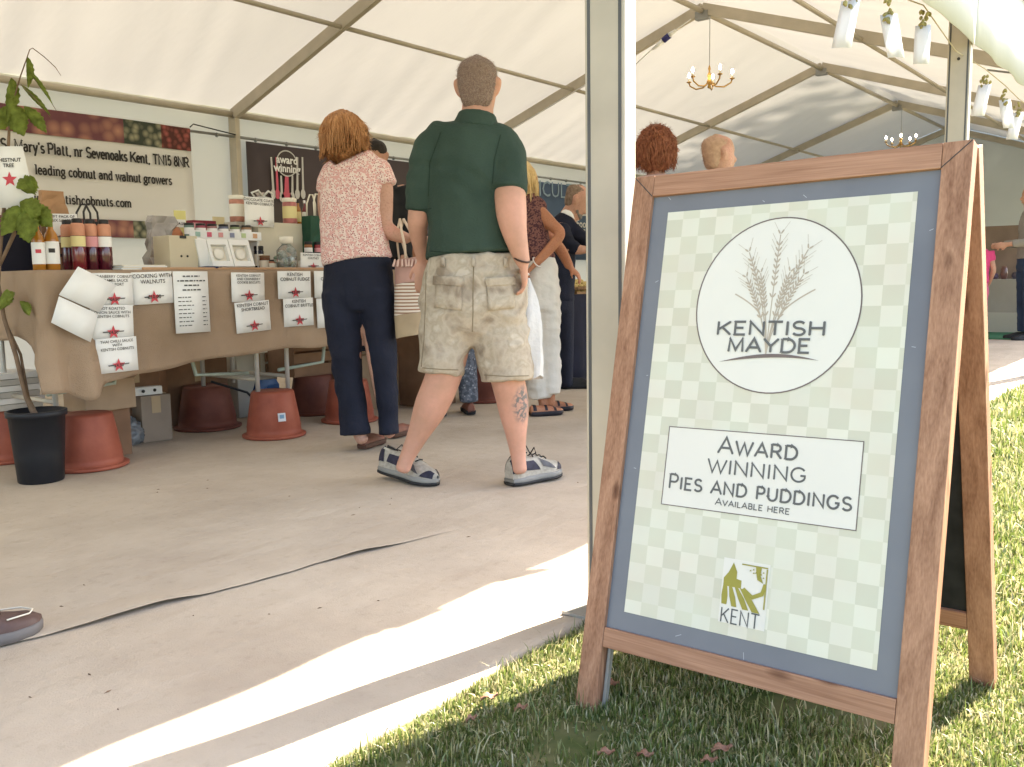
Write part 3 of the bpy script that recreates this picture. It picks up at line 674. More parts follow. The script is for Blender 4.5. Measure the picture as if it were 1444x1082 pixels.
# county food emblem
def ep(x, y): return (.1795+.0735*x, -.673+.0705*y)
b = MB(); b.quad(*[S(*ep(x, y), PD+.0006) for x, y in ((-.04,-.42),(1.04,-.42),(1.04,1.06),(-.04,1.06))]); b.build('emblem_ground', OFFP, poster)
em = MB()
def ps(pts, k): em.poly([S(*ep(x, y), PD+.001+k*.00012) for x, y in pts])
ps([(0,.42),(.42,.42),(.42,.6),(.3,.62),(.3,.78),(.2,.98),(.1,.74),(0,.6)], 0)
for k, (a0, a1, c0, c1) in enumerate(((0,.1,0,.12), (.14,.22,.24,.36), (.28,.36,.5,.64), (.4,.48,.72,.9))):
    ps([(a0,.42),(a1,.42),((a1+c1)/2+.02,.2),(c1,.0-.02*k),(c0,.0-.02*k),((a0+c0)/2-.02,.2)], k+1)
ps([(.45,.4),(.7,.22),(.95,.35),(1,.6),(.93,.62),(.88,.42),(.7,.32),(.5,.46)], 6)
ps([(.72,.98),(.86,.98),(.84,.8),(.92,.62),(.78,.68),(.74,.84)], 7)
ps([(.4,.99),(1,.99),(1,.96),(.4,.96)], 8); ps([(.97,.95),(1,.95),(1,.05),(.97,.05)], 9)
for k in range(12): 
    x, y = random.uniform(.52,.95), random.uniform(.72,.93); ps([(x,y),(x+.05,y+.01),(x+.03,y+.045)], 10+k%3)
em.build('emblem_print', OLIVE, poster)
q, _ = text_strokes('KENT', .0225, .18, -.7015, .1, .03, .05, width=.066, small=1, track=.2); lettering('emblem_word', q, FR(0,0), INKG, poster, .0012)
# rear panel
foot = V((1.985,.33,0)); top = S(AR, VT, -TH-.006); v2 = (top-foot).normalized(); v2 = (v2-su*v2.dot(su)).normalized(); n2 = su.cross(v2)
LR = (top-foot).length
def S2(a, b_, c=0): return top-su*(AR*K)+su*(a*K)+v2*((b_-VT)*K)-n2*(-c)*1.0
def S2w(a, b_, c=0): return top+su*((a-AR)*K)+v2*((b_-VT)*K)+n2*c
VF2 = VT-LR/K
frame_panel(S2w, VF2)
sbar('chalkboard', IL-.004, VB0-.004, IR+.004, VI+.004, -.019, -.008, M('blackboard', (.018,.019,.02), .7, .4, 25), S2w)
b = MB()
for a in (.02,.41): c = S(a, VT, -TH-.003)+sv*.002; b.obox(c, su*.03, sv*.0015, sn*.022)
b.build('hinge', ALUD, board)
b = MB(); b.tube([S(IL-.005,-.55,-TH), S(IL-.005,-.6,-TH-.1)+V((0,0,-.02)), S2w(IL-.005,-.55,-.0)], .003, 6); b.build('stay_cord', INKG, board)
b = MB(); b.obox(S(IL+.006,VF+.06,-TH*.75), su*.003, sv*.065*K, sn*.006); b.build('foot_strip', ALUD, board)

# ================================================================== grass, leaves
def grass():
    rng = np.random.default_rng(3); parts = []
    def field(x0, x1, y0, y1, n, h, wd, reject=None):
        x = rng.uniform(x0, x1, n); y = rng.uniform(y0, y1, n)
        dpt = x*F0.x+y*F0.y; lat = x*R0.x+y*R0.y; k = (dpt > .3) & (np.abs(lat/np.maximum(dpt,.1)) < 1.05)
        edge = 1.2-.012+.018*np.array([noise.noise(V((a*2.3,0,0))) for a in x]); k &= y < edge
        dens = np.array([noise.noise(V((a*5, c*5, 2))) for a, c in zip(x, y)]); k &= dens > -.3+rng.normal(0,.2,n)
        x, y = x[k], y[k]; m = len(x); hh = h*rng.uniform(.3,1.35,m)*(1+.6*(rng.random(m) < .07))*np.array([1+.7*noise.noise(V((a*7, c*7, 5))) for a, c in zip(x, y)]); an = rng.uniform(0, 6.283, m); le = rng.normal(0,.55,m); la = rng.uniform(0,6.283,m)
        w_ = wd*rng.uniform(.7,1.3,m); dx, dy = np.cos(an)*w_, np.sin(an)*w_
        lx, ly = np.cos(la)*np.abs(le)*hh, np.sin(la)*np.abs(le)*hh
        vs = np.zeros((m,5,3)); vs[:,0] = np.c_[x-dx,y-dy,np.zeros(m)]; vs[:,1] = np.c_[x+dx,y+dy,np.zeros(m)]
        vs[:,2] = np.c_[x+dx*.8+lx*.35, y+dy*.8+ly*.35, hh*.6]; vs[:,3] = np.c_[x-dx*.8+lx*.35, y-dy*.8+ly*.35, hh*.6]; vs[:,4] = np.c_[x+lx, y+ly, hh*(1-.25*np.abs(le))]
        parts.append(vs)
    field(.55, 2.6, -.1, 1.22, 150000, .017, .0016); field(.3, 3, -1.6, -.1, 60000, .022, .0022); field(3, 14, -3.5, -.5, 60000, .04, .005); field(.55, 2.6, -.1, 1.22, 6000, .04, .0014); field(2.2, 5, -.5, 1.22, 60000, .032, .0026); field(4.5, 13, -1.0, 1.22, 45000, .045, .005)
    vs = np.concatenate(parts); m = len(vs); me = bpy.data.meshes.new('lawn_grass')
    me.vertices.add(m*5); me.vertices.foreach_set('co', vs.reshape(-1)); base = np.arange(m)*5
    loops = np.stack([base, base+1, base+2, base+3, base+3, base+2, base+4], 1).reshape(-1)
    me.loops.add(m*7); me.loops.foreach_set('vertex_index', loops); me.polygons.add(m*2)
    me.polygons.foreach_set('loop_start', np.stack([np.arange(m)*7, np.arange(m)*7+4], 1).reshape(-1)); me.update(calc_edges=True); me.validate()
    at_ = me.attributes.new('tone', 'FLOAT', 'POINT'); at_.data.foreach_set('value', np.repeat(rng.random(m), 5))
    mt = bpy.data.materials.new('grass_blade'); mt.use_nodes = True; t = mt.node_tree; N, L = t.nodes, t.links; N.remove(N['Principled BSDF'])
    a = N.new('ShaderNodeAttribute'); a.attribute_name = 'tone'; r = N.new('ShaderNodeValToRGB'); e = r.color_ramp.elements
    e[0].position = 0; e[0].color = (.075,.12,.022,1); e[1].position = 1; e[1].color = (.55,.48,.3,1)
    for p, c in ((.45,(.15,.195,.045,1)), (.7,(.31,.3,.13,1))): q = e.new(p); q.color = c
    d = N.new('ShaderNodeBsdfDiffuse'); s = N.new('ShaderNodeBsdfTranslucent'); mx = N.new('ShaderNodeMixShader'); mx.inputs[0].default_value = .35
    g = N.new('ShaderNodeBsdfGlossy'); g.inputs['Roughness'].default_value = .45; m2 = N.new('ShaderNodeMixShader'); m2.inputs[0].default_value = .06
    L.new(a.outputs['Fac'], r.inputs[0]); L.new(r.outputs[0], d.inputs[0]); L.new(r.outputs[0], s.inputs[0]); L.new(d.outputs[0], mx.inputs[1]); L.new(s.outputs[0], mx.inputs[2])
    L.new(mx.outputs[0], m2.inputs[1]); L.new(g.outputs[0], m2.inputs[2]); L.new(m2.outputs[0], N['Material Output'].inputs[0])
    o = link('lawn_grass', me, mt); tag(o, 'short mown green grass with straw flecks in front of the matting', 'grass', kind='stuff')
grass()
DRY = M('dry_leaf', (.2,.085,.045), .8, .35, 60, c2=(.36,.2,.14))
spots = [((690,985),'curled brown leaf at the lit edge of the lawn, left of the sign foot'), ((735,1000),'brown leaf just left of the front foot of the sign'), ((665,1015),'pale pink-brown leaf lowest of the three left of the sign foot'),
         ((862,965),'brown leaf right beside the near left foot of the sign'), ((1018,1058),'large torn brown leaf under the middle of the sign'), ((1000,1074),'dark red leaf at the bottom edge under the sign'),
         ((855,1063),'small pale leaf at the bottom edge below the sign rail'), ((910,1066),'narrow brown leaf at the bottom edge between two others')]
for (px, py), lb in spots:
    c = gz(px, py, .02); a = random.uniform(0,3.1); d = V((math.cos(a), math.sin(a), .05)); q = d.cross(UP).normalized(); l = random.uniform(.011,.022)
    P = [[c+d*(l*u)+q*(l*.55*v_*math.cos(u*1.35))+UP*(.006*abs(v_)+.004*math.sin(u*5+v_)) for v_ in (-1,-.5,0,.5,1)] for u in np.linspace(-1,1,7)]
    o = solid('fallen_leaf', P, .0006, DRY); tag(o, lb, 'leaf', 'dry leaves fallen on the lawn')
b = MB()
for k in range(34):
    px, py = random.uniform(30,820), random.uniform(640,1000)
    if py > 1090-px*.42: continue
    c = gz(px, py, .012); s = random.uniform(.002,.006); a = random.uniform(0,3.1); d = V((math.cos(a), math.sin(a),0))*s*1.8; q = V((-math.sin(a), math.cos(a),0))*s*.6
    z = V((0,0,.002)); c.z = carpet_z(c.x, c.y)+.001; b.add([c-d, c-q, c+d, c+q, c+z], [(0,1,4),(1,2,4),(2,3,4),(3,0,4)])
tag(b.build('trodden_crumbs', M('dark_crumb', (.16,.1,.06), .9, .3)), 'dark crumbs and leaf bits scattered over the matting', 'crumbs', kind='stuff')
# ================================================================== produce stall
TZ, TYF, TYB = .915, 4.0, 4.74
GLASSC = M('clear_glass', (.85,.87,.85), .08, .02, trans=.85, spec=.5)
def plane_text(nm, lines, size, cx, cz, Y, parent, mat=INK, rot=0, lift=.0012, bold=.02, gap=.9):
    ax = V((math.cos(rot),0,math.sin(rot))); ay = V((-math.sin(rot),0,math.cos(rot)))
    return plain_text(nm, lines, size, (V((cx,Y,cz)), ax, ay, V((0,-1,0))), mat, parent, lift, bold=bold, gap=gap)
def table(x0, x1, nm_label, ztop=TZ, feet=()):
    e = empty('trestle_table', ((x0+x1)/2, (TYF+TYB)/2, 0), nm_label, 'table', 'produce stall tables')
    b = MB(); b.box(x0, x1, TYF+.005, TYB, ztop-.03, ztop-.004); b.build('table_top', CARDD, e)
    for x in (x0+.06, x1-.06):
        for y in (TYF+.12, TYB-.1):
            b = MB(); b.tube([(x, y, .262), (x, y, ztop-.03)], .0125, 10); b.build('leg', M('pale_steel_tube', (.55,.55,.52), .4, .08, 6, metal=.3), e, True)
        b = MB(); b.tube([(x, TYF+.12, .33), (x, TYB-.1, .33)], .011, 8); b.build('cross_tube', ALU, e, True)
        s = 1 if x < (x0+x1)/2 else -1
        b = MB(); b.tube([(x, TYF+.2, .36), (x+s*.32, TYF+.2, .38), (x+s*.42, TYF+.22, ztop-.05)], .0105, 8); b.build('brace', M('green_grey_tube', (.36,.41,.34), .45), e, True)
    return e
table(1.8, 3.0, 'left trestle table raised on upturned pots under the hessian cloth')
table(3.08, 4.86, 'right trestle table raised on pots, mostly hidden by shoppers')
# hessian cloth: one top sheet, front fall, left end fall with a drooping corner fold
HESS = M('hessian', (.28,.19,.122), .95, .1, 2.6, .6, 300, c2=(.41,.29,.2), detail=9)
cl = empty('hessian_cloth', (3.2, TYF, TZ), 'brown hessian cloth draped over the produce stall tables', 'tablecloth')
cpath = [(1.768, TYB+.012-(TYB-TYF+.012)*q, -(1-q)*.75) for q in np.linspace(0, .985, 26)]+[(x, TYF-.008, x-1.768) for x in np.arange(1.775, 4.9, .016)]
rows = []
for t in np.linspace(0, 1, 22):
    row = []
    for x, y, q in cpath:
        hem = .445+.045*(x-2.16)+.01*math.sin(x*5)+.006*math.sin(x*13) if q > 0 else .62+.02*math.sin(y*11)
        k = math.exp(-((q-.12)/.17)**2); hem = hem*(1-k)+k*(.36+.02*math.sin(q*30))
        z = TZ+.004-t*(TZ-hem); n = V((0,-1,0)) if q > .02 else (V((-1,0,0)) if q < -.02 else V((-.7,-.7,0)))
        out = .008*t+.012*t*noise.noise(V((q*3, t*1.5, 0)))+.012*t*t*math.sin(q*6+.6)+.007*noise.noise(V((q*9, t*4, 3)))*t+.004*noise.noise(V((q*22, t*9, 6)))*t-.006*math.exp(-(((q+.2) % .42-.21)/.008)**2)*(.3+t)-.004*math.exp(-((t-.52)/.02)**2)
        out += k*(.05*t+.035*t*math.sin(q*38+1.2)*(.4+.6*t))+(.02*t*math.sin(q*21) if q < 0 else 0)
        row.append(V((x, y, z))+n*out)
    rows.append(row)
solid('cloth_fall', rows, .002, HESS, cl)
b = MB(); b.box(1.772, 4.9, TYF-.006, TYB+.01, TZ-.001, TZ+.005); b.build('top_sheet', HESS, cl)

# price cards pinned to the cloth
def star(c, r, ax, ay, par, n=V((0,-1,0)), lift=.0014):
    b = MB(); p = [c+ax*(rr*math.cos(a))+ay*(rr*math.sin(a))+n*lift for k in range(10) for rr, a in [((r if k % 2 == 0 else r*.42), math.pi/2+k*math.pi/5)]]
    b.add(p+[c+n*(lift+.0001)], [(k, (k+1) % 10, 10) for k in range(10)]); return b.build('star', RED, par)
def card(x0, z0, wd, h, lines, price, label, rot=0, Y=None, ts=.021, group='price cards on the stall', starr=.032, bend=.004):
    Y = TYF-.03-.0 if Y is None else Y
    ax = V((math.cos(rot),0,math.sin(rot))); ay = V((-math.sin(rot),0,math.cos(rot))); c = V((x0+wd/2, Y, z0-h/2))
    e = empty('price_card', c, label, 'price card', group)
    P = [[c+ax*(wd/2*u)+ay*(h/2*v_)+V((0,bend*(abs(u)*.5-v_*.3),0)) for u in (-1,-.5,0,.5,1)] for v_ in (-1,-.33,.33,1)]
    solid('card_sheet', P, .0008, PAPER, e)
    n = V((0,-1,0)); f = c+V((0,-.005,0))
    if lines:
        plain_text('card_text', lines, ts*(.95 if len(lines) > 2 else 1.12), (f+ay*(h/2-ts*1.15), ax, ay, n), INK, e, .001, bold=.01, gap=1.0)
        sc_ = f+ay*(-h/2+starr*1.0)
        star(sc_, starr, ax, ay, e)
        b = MB(); q = sc_; b.poly([q+ax*dx+ay*dy+n*.0012 for dx, dy in ((-starr*1.6,.004),(starr*1.6,.007),(starr*1.5,.002),(-starr*1.5,-.002))]); b.build('star_streak', INKG, e)
        plain_text('card_price', [price], ts*1.05, (sc_-ay*.006, ax, ay, n), INK, e, .0024, bold=.03)
    return e
card(1.985,.905,.185,.15,['CRANBERRY COBNUT','CARAMEL SAUCE','WITH PORT'],'£4.50','cranberry cobnut caramel sauce price card, top of the column of three',-.01, TYF-.045, .0185)
card(1.96,.762,.2,.155,['HOT ROASTED','ONION SAUCE WITH','KENTISH COBNUTS'],'£4.50','roasted onion sauce price card, middle of the column of three',-.02, TYF-.05, .0185)
card(1.975,.614,.192,.157,['THAI CHILLI SAUCE','WITH','KENTISH COBNUTS'],'£4.50','chilli sauce price card, lowest of the column of three',.02, TYF-.055, .0185)
card(2.175,.91,.205,.15,['COOKING WITH','WALNUTS'],'£10.00','cooking with walnuts card with a red star',.03, None, .0235)
card(2.705,.905,.2,.15,['KENTISH COBNUT','AND CRANBERRY','COOKIE BISCUITS'],'£2.50','biscuit price card above the shortbread card',-.01, None, .0185)
card(2.72,.757,.212,.158,['KENTISH COBNUT','SHORTBREAD'],'£2.50','shortbread price card below the biscuit card',.05, None, .0205)
card(2.99,.912,.22,.148,['KENTISH','COBNUT FUDGE'],'£3.00','cobnut fudge price card above the brittle card',0, None, .023)
card(3.02,.766,.2,.152,['KENTISH','COBNUT BRITTLE'],'£3.00','cobnut brittle price card below the fudge card',.01, None, .021)
card(3.235,.912,.2,.148,['SPICED','COBNUTS'],'£3.00','price card half hidden behind the pink blouse, upper of two',0, None, .023)
card(3.245,.762,.2,.165,['SPANISH','SALAMI'],'£3.00','price card half hidden behind the navy trousers, lower of two',.02, None, .023)
# price list
e = empty('price_list', (2.476,TYF-.035,.76), 'long white price list with rows of small print on the cloth', 'price list')
P = [[V((2.476+.094*u, TYF-.034+.003*abs(u), .763+.149*v_)) for u in (-1,0,1)] for v_ in (-1,0,1)]; solid('list_sheet', P, .0008, PAPER, e)
b = MB(); Yt = TYF-.0375
def dash(x0, x1, z, h=.0045):
    x = x0
    while x < x1: l = random.uniform(.008,.022); b.quad((x,Yt,z),(min(x+l,x1),Yt,z),(min(x+l,x1),Yt,z+h),(x,Yt,z+h)); x += l+.005
for k, wd in enumerate((.045,.075,.04,.05)): dash(2.476-wd, 2.476+wd, .885-k*.022, .007)
for k in range(8): dash(2.4, 2.4+random.uniform(.06,.09), .785-k*.0195); dash(2.53, 2.553, .785-k*.0195)
o = b.build('list_print', INKG, e); o['kind'] = 'stuff'
# two blank cards turned face in, taped corner to corner
for lb, q in (('upper blank card back, tilted at the left end of the cloth', ((110,376),(163,402),(140,441),(83,416))), ('lower blank card back, tilted at the left end of the cloth', ((83,418),(138,443),(128,483),(72,455)))):
    p = [aty(x, y, TYF-.075) for x, y in q]
    P = [[p[3].lerp(p[2], u)*(1-t)+p[0].lerp(p[1], u)*t+V((0,.006*math.sin(3*u)*(1-t),0)) for u in (0,.33,.66,1)] for t in (0,.5,1)]
    o = solid('blank_card', P, .0008, PAPER); tag(o, lb, 'card', 'blank cards on the cloth')

# ------------------------------------------------------------------ goods on the table
def X(px, Y=4.2): return aty(px, 380, Y).x
TT = TZ+.005
AMBER = M('amber_syrup', (.38,.15,.02), .15, .2, 6, spec=.6, coat=.3); DRED = M('dark_red_syrup', (.13,.008,.014), .12, .2, 6, spec=.6, coat=.4); MAROON = M('maroon_syrup', (.075,.006,.016), .12, .2, 6, spec=.6, coat=.4)
GOLD = M('gold_cap', (.5,.3,.1), .4, .1, metal=.5); LBL = M('cream_label', (.75,.7,.6), .7, .05); LBLP = M('pink_label', (.65,.3,.32), .7, .1); LBLW = M('white_label', (.8,.78,.76), .7, .04); LBLY = M('yellow_label', (.7,.6,.3), .7, .05)
PEACH = M('peach_cap', (.58,.27,.17), .6, .1, 20); BLID = M('black_lid', (.02,.018,.018), .4, .2)
def bottle(px, h, r, liq, capm, lblm, lab, Y=4.2, grp='bottles of sauce and oil', mark=None, z=TT):
    x = X(px, Y); e = empty('bottle', (x, Y, z), lab, 'bottle', grp)
    b = MB(); b.lathe((x,Y,z), [(r*.9,0),(r,.006),(r,h*.56),(r*.8,h*.66),(r*.38,h*.76),(r*.36,h*.9)], 16); b.build('glass_body', liq, e, True)
    b = MB(); b.lathe((x,Y,z), [(r*.42,h*.88),(r*.44,h*.9),(r*.42,h*.99),(r*.3,h)], 12); b.build('cap', capm, e, True)
    b = MB(); b.lathe((x,Y,z), [(r*1.012,h*.12),(r*1.015,h*.125),(r*1.015,h*.52),(r*1.012,h*.525)], 16, close=False); lb = b.build('label_band', lblm, e, True)
    if mark: b = MB(); a = (V((x,Y,0))-CAM); d = V((-a.x,-a.y,0)).normalized(); q = d.cross(UP); c = V((x,Y,z+h*.36))+d*r*1.03; b.obox(c, q*r*.42, d*.0006, UP*r*.3); b.build('label_mark', mark, lb)
    return e
def jar(px, h, r, liq, capm, lblm, lab, Y=4.2, z=TT, grp='preserve jars on the stall', capk=1.0, cat='jar'):
    x = X(px, Y); e = empty('jar', (x, Y, z), lab, cat, grp)
    b = MB(); b.lathe((x,Y,z), [(r*.92,0),(r,.004),(r,h*.8),(r*.88,h*.86)], 16); b.build('glass_body', liq, e, True)
    b = MB(); b.lathe((x,Y,z), [(r*.93*capk,h*.84),(r*.97*capk,h*.86),(r*.97*capk,h*.985),(r*.9*capk,h)], 16); b.build('lid', capm, e, True)
    b = MB(); b.lathe((x,Y,z), [(r*1.012,h*.2),(r*1.015,h*.21),(r*1.015,h*.66),(r*1.012,h*.67)], 16, close=False); b.build('label_band', lblm, e, True)
    return e
bottle(56,.235,.027,AMBER,GOLD,LBLW,'amber oil bottle at the left end with a white label','' or 4.16, mark=RED)
bottle(75,.245,.031,AMBER,GOLD,LBLW,'larger amber oil bottle beside the red sauce jars',4.16, mark=INK)
for px, dy, mt, lb, cap, tx in ((99,.12,MAROON,LBLY,PEACH,'tall dark red sauce jar with pale label, rear left of the group'), (113,0,DRED,LBLY,PEACH,'tall red sauce jar with a yellow label, front left'), (131,.02,MAROON,LBLP,PEACH,'tall maroon sauce jar with a pink label, in the middle'), (150,.0,MAROON,LBLW,PEACH,'tall maroon sauce jar with a white label, front right'), (141,.16,DRED,LBLP,PEACH,'tall red sauce jar behind the maroon ones')):
    x = X(px,4.14+dy); Yj = 4.14+dy; h = .235; r = .031; ej = empty('sauce_bottle',(x,Yj,TT),tx.replace('jar','bottle'),'bottle','tall sauce bottles at the left end')
    b = MB(); b.lathe((x,Yj,TT),[(r*.92,0),(r,.004),(r,h*.66),(r*.94,h*.67)],16); b.build('glass_body',mt,ej,True)
    b = MB(); b.lathe((x,Yj,TT),[(r*.9,h*.665),(r*.97,h*.68),(r*.97,h*.86),(r*.8,h*.91)],16); b.build('shrink_sleeve',cap,ej,True)
    b = MB(); b.lathe((x,Yj,TT),[(r*.7,h*.905),(r*.72,h*.92),(r*.72,h*.985),(r*.6,h)],14); b.build('cap',BLID,ej,True)
    b = MB(); b.lathe((x,Yj,TT),[(r*1.012,h*.46),(r*1.018,h*.465),(r*1.018,h*.655),(r*1.012,h*.66)],16,close=False); b.build('label_band',lb,ej,True)
# paper bag on an upturned crate behind, and its card
e = empty('display_crate', (X(95,4.55),4.55,TT), 'dark slatted crate behind the sauce jars holding a paper bag', 'crate')
xc = X(95,4.55)
for k in range(3):
    b = MB(); b.box(xc-.17,xc+.17,4.42,4.432,TT+.01+k*.075,TT+.07+k*.075); b.build('slat', CARDD, e)
b = MB(); b.box(xc-.165,xc+.165,4.434,4.64,TT,TT+.225); b.build('crate_body', M('very_dark_wood', (.03,.022,.02), .8, .2), e)
def gift_bag(xc, Y, z, wd, dp, h, mat, lab, handle=None, fold=False, hm=INK, cat='bag', crumple=.004, hh=.09):
    e = empty('paper_bag', (xc,Y,z), lab, cat)
    rows = []
    for t in np.linspace(0,1,9):
        k = 1-.12*t if not fold else 1-.3*max(0,t-.3); d = dp*(1-.75*t if fold else 1-.1*t)
        ring = []
        for u, v_ in ((-1,-1),(-.5,-1),(0,-1),(.5,-1),(1,-1),(1,0),(1,1),(.5,1),(0,1),(-.5,1),(-1,1),(-1,0),(-1,-1)):
            p = V((xc+wd*k*u, Y+d*v_, z+h*t)); p += V((noise.noise(p*31), noise.noise(p*29+V((3,0,0))), 0))*crumple*2; ring.append(p)
        ring[-1] = ring[0].copy(); rows.append(ring)
    b = MB(); b.grid(rows); b.add(rows[0][:-1], [tuple(range(12))]); 
    if fold: b.add(rows[-1][:-1], [tuple(range(12))[::-1]])
    b.build('bag_body', mat, e)
    if handle:
        for s in (-1, 1):
            b = MB(); b.tube([V((xc-wd*.45, Y+s*dp*.8, z+h-.01)), V((xc-wd*.42, Y+s*dp*.7, z+h+hh*.6)), V((xc-wd*.15, Y+s*dp*.6, z+h+hh)), V((xc+wd*.15, Y+s*dp*.6, z+h+hh)), V((xc+wd*.42, Y+s*dp*.7, z+h+hh*.6)), V((xc+wd*.45, Y+s*dp*.8, z+h-.01))], .005, 6); b.build('handle', hm, e, True)
    return e
gift_bag(X(77,4.55),4.53,TT+.226,.066,.045,.165,M('kraft_paper',(.4,.225,.12),.85,.12,14),'crumpled brown paper bag standing on the display crate',fold=True)
gift_bag(X(128,4.4),4.4,TT,.08,.05,.225,M('bottle_green_card',(.012,.05,.032),.6,.15),'dark green gift bag with black handles behind the sauce jars',True,hm=INK,hh=.1)
card(X(70,4.36),1.19,.15,.135,['GIFT PACK OF','SIX SAUCES'],'£9.50','gift pack card with a red star behind the amber bottles',.03,4.36,.0165,starr=.026)
# dark box and leaning metal strip at the far left end
b = MB(); b.box(1.83,2.12,4.5,4.73,TT,TT+.2); o = b.build('storage_box', M('navy_black_card',(.008,.008,.02),.6,.2), bevel=.004); tag(o,'dark navy box at the far left end of the table','box')
# leaflets
e = empty('leaflet_stack', (X(195,4.1),4.1,TT), 'low stack of white leaflets lying on the table edge', 'leaflets')
for k in range(5):
    xx = X(195,4.1)+random.uniform(-.012,.012); b = MB(); b.box(xx-.11,xx+.11,4.03,4.17,TT+k*.005,TT+k*.005+.0042); b.build('leaflet', PAPER if k % 2 else LBL, e)
# cream wooden box with a slot and two holes
e = empty('money_box', (X(250,4.2),4.2,TT), 'cream wooden box with two small round holes and a top slot', 'box'); xc = X(250,4.2)
CREAM = M('cream_wood',(.56,.49,.36),.6,.06,5)
b = MB(); b.box(xc-.078,xc+.078,4.13,4.28,TT,TT+.172); b.build('box_body', CREAM, e, bevel=.003)
for s in (-.016,.018): b = MB(); b.lathe((xc+s,4.1295,TT+.07),[(.006,0),(.006,.0012)],10,(0,-1,0)); b.build('hole', INK, e)
b = MB(); b.box(xc-.02,xc+.015,4.126,4.1298,TT+.158,TT+.1715); b.build('slot', INK, e)
# riser shelf of small jars
xa, xb = X(256,4.42), X(356,4.42)
e = empty('riser_shelf', ((xa+xb)/2,4.42,TT), 'white riser shelf carrying the row of small labelled jars', 'shelf')
b = MB(); b.box(xa,xb,4.33,4.52,TT+.168,TT+.18); b.build('shelf_board', WHITE, e)
for x in (xa+.01,xb-.01): b = MB(); b.box(x-.008,x+.008,4.34,4.51,TT,TT+.1678); b.build('shelf_side', WHITE, e)
b = MB(); b.box(xa,xb,4.322,4.3295,TT+.168,TT+.215); b.build('front_lip', WHITE, e)
cols_ = [(.3,.45,.4),(.6,.12,.18),(.65,.3,.3),(.25,.27,.4),(.45,.55,.3),(.6,.35,.2)]
for k in range(6):
    nm = ['grey-green','crimson','salmon','slate blue','leaf green','tan'][k]
    jar(270+k*16,.075,.027,M('jam_%d'%k,tuple(.45*c for c in cols_[k]),.15,.2,coat=.3),BLID,LBLW,'small black-lidded jar with a %s sticker on the riser shelf'%nm,4.4,TT+.181,grp='small jars on the riser shelf')
    x = X(270+k*16,4.4); b = MB(); b.box(x-.014,x+.014,4.3195,4.3215,TT+.181,TT+.206); o = b.build('sticker', M('sticker_%d'%k,cols_[k],.7,.05), e)
# packets behind the riser
for px, c, wd, h, Y, z, lb in ((282,(.25,.02,.04),.1,.15,4.58,TT+.181,'dark red biscuit packet behind the small jars'),):
    pass
e = empty('packet', (X(285,4.6),4.6,TT), 'dark red packet row behind the small jars', 'packet'); x = X(285,4.6)
b = MB(); b.box(x-.075,x+.075,4.55,4.66,TT,TT+.285); b.build('packet_body', M('dark_red_card',(.2,.02,.035),.6,.2,30), e, bevel=.004)
b = MB(); b.box(x-.075,x-.01,4.546,4.5495,TT+.24,TT+.27); b.build('packet_label', LBLP, e)
for px, z, w_, h_, Y, lb, c in ((258,.268,.05,.06,4.5,'yellow-topped white price tag left of the small jars',(.68,.62,.25)), (312,.25,.055,.06,4.56,'cream price tag standing above the small jars',(.68,.58,.35))):
    x = X(px,Y); e = empty('shelf_tag', (x,Y,TT+z), lb, 'price tag', 'shelf tags')
    b = MB(); b.box(x-w_*.7,x+w_*.7,Y,Y+.003,TT+.18,TT+z+h_); b.build('tag_sheet', M('tag_'+lb[:6],c,.7,.05), e)
    b = MB(); b.box(x-w_*.6,x+w_*.6,Y-.003,Y-.0005,TT+z-.03,TT+z+.012); b.build('tag_label', PAPER, e); plane_text('tag_price', ['£4.50'], .022, x, TT+z-.017, Y-.003, e)
gift_bag(X(232,4.45),4.45,TT,.09,.05,.29,M('grey_cellophane',(.33,.3,.28),.25,.2,14,coat=.4),'grey cellophane packet leaning behind the cream box',fold=True,crumple=.012)
b = MB(); x = X(252,4.43); b.lathe((x,4.47,TT),[(.045,0),(.055,.01),(.055,.2),(.035,.235)],18); tag(b.build('tin',M('orange_tin',(.45,.16,.07),.4,.15,9,coat=.2),smooth=True),'orange tin behind the cream wooden box','tin')
# tilted white gift boxes with clear windows
def window_box(px, Y, lab, tilt=.35, w_=.062, h_=.15):
    x = X(px,Y); e = empty('gift_box', (x,Y,TT), lab, 'box', 'white window gift boxes')
    ay = V((0,math.sin(tilt),math.cos(tilt))); n = V((0,-math.cos(tilt),math.sin(tilt))); ax = V((1,0,0)); c = V((x,Y,TT+.012))+ay*h_/2
    for nm, a0, a1, b0, b1 in (('box_side',-w_,-w_+.016,-h_/2,h_/2),('box_side',w_-.016,w_,-h_/2,h_/2),('box_side',-w_+.016,w_-.016,-h_/2,-h_/2+.03),('box_side',-w_+.016,w_-.016,h_/2-.03,h_/2)):
        b = MB(); b.obox(c+ax*(a0+a1)/2+ay*(b0+b1)/2, ax*((a1-a0)/2), ay*((b1-b0)/2), n*.02); b.build(nm, WHITE, e)
    b = MB(); b.obox(c-n*.01, ax*(w_-.017), ay*(h_/2-.031), n*.004); b.build('box_back', LBL, e)
    b = MB(); b.lathe(c-n*.005,[(.03,0),(.03,.012),(.022,.016)],18,n); b.build('round_soap', M('pale_soap',(.72,.7,.65),.4,.06), e, True)
    b = MB(); b.obox(c-ay*(h_/2-.012)-n*.045-UP*.0, ax*w_*.6, ay*.0115, n*.02); b.build('prop_foot', LBL, e)
window_box(313,4.1,'white window box with a round soap, left of the pair'); window_box(343,4.1,'white window box with a round soap, right of the pair')
x = X(285,4.14); b = MB(); b.obox((x,4.14,TT+.083),(.03,0,.0),(0,.02,.005),(-.012,0,.078)); tag(b.build('upright_box',WHITE,bevel=.002),'narrow white box leaning beside the window boxes','box')
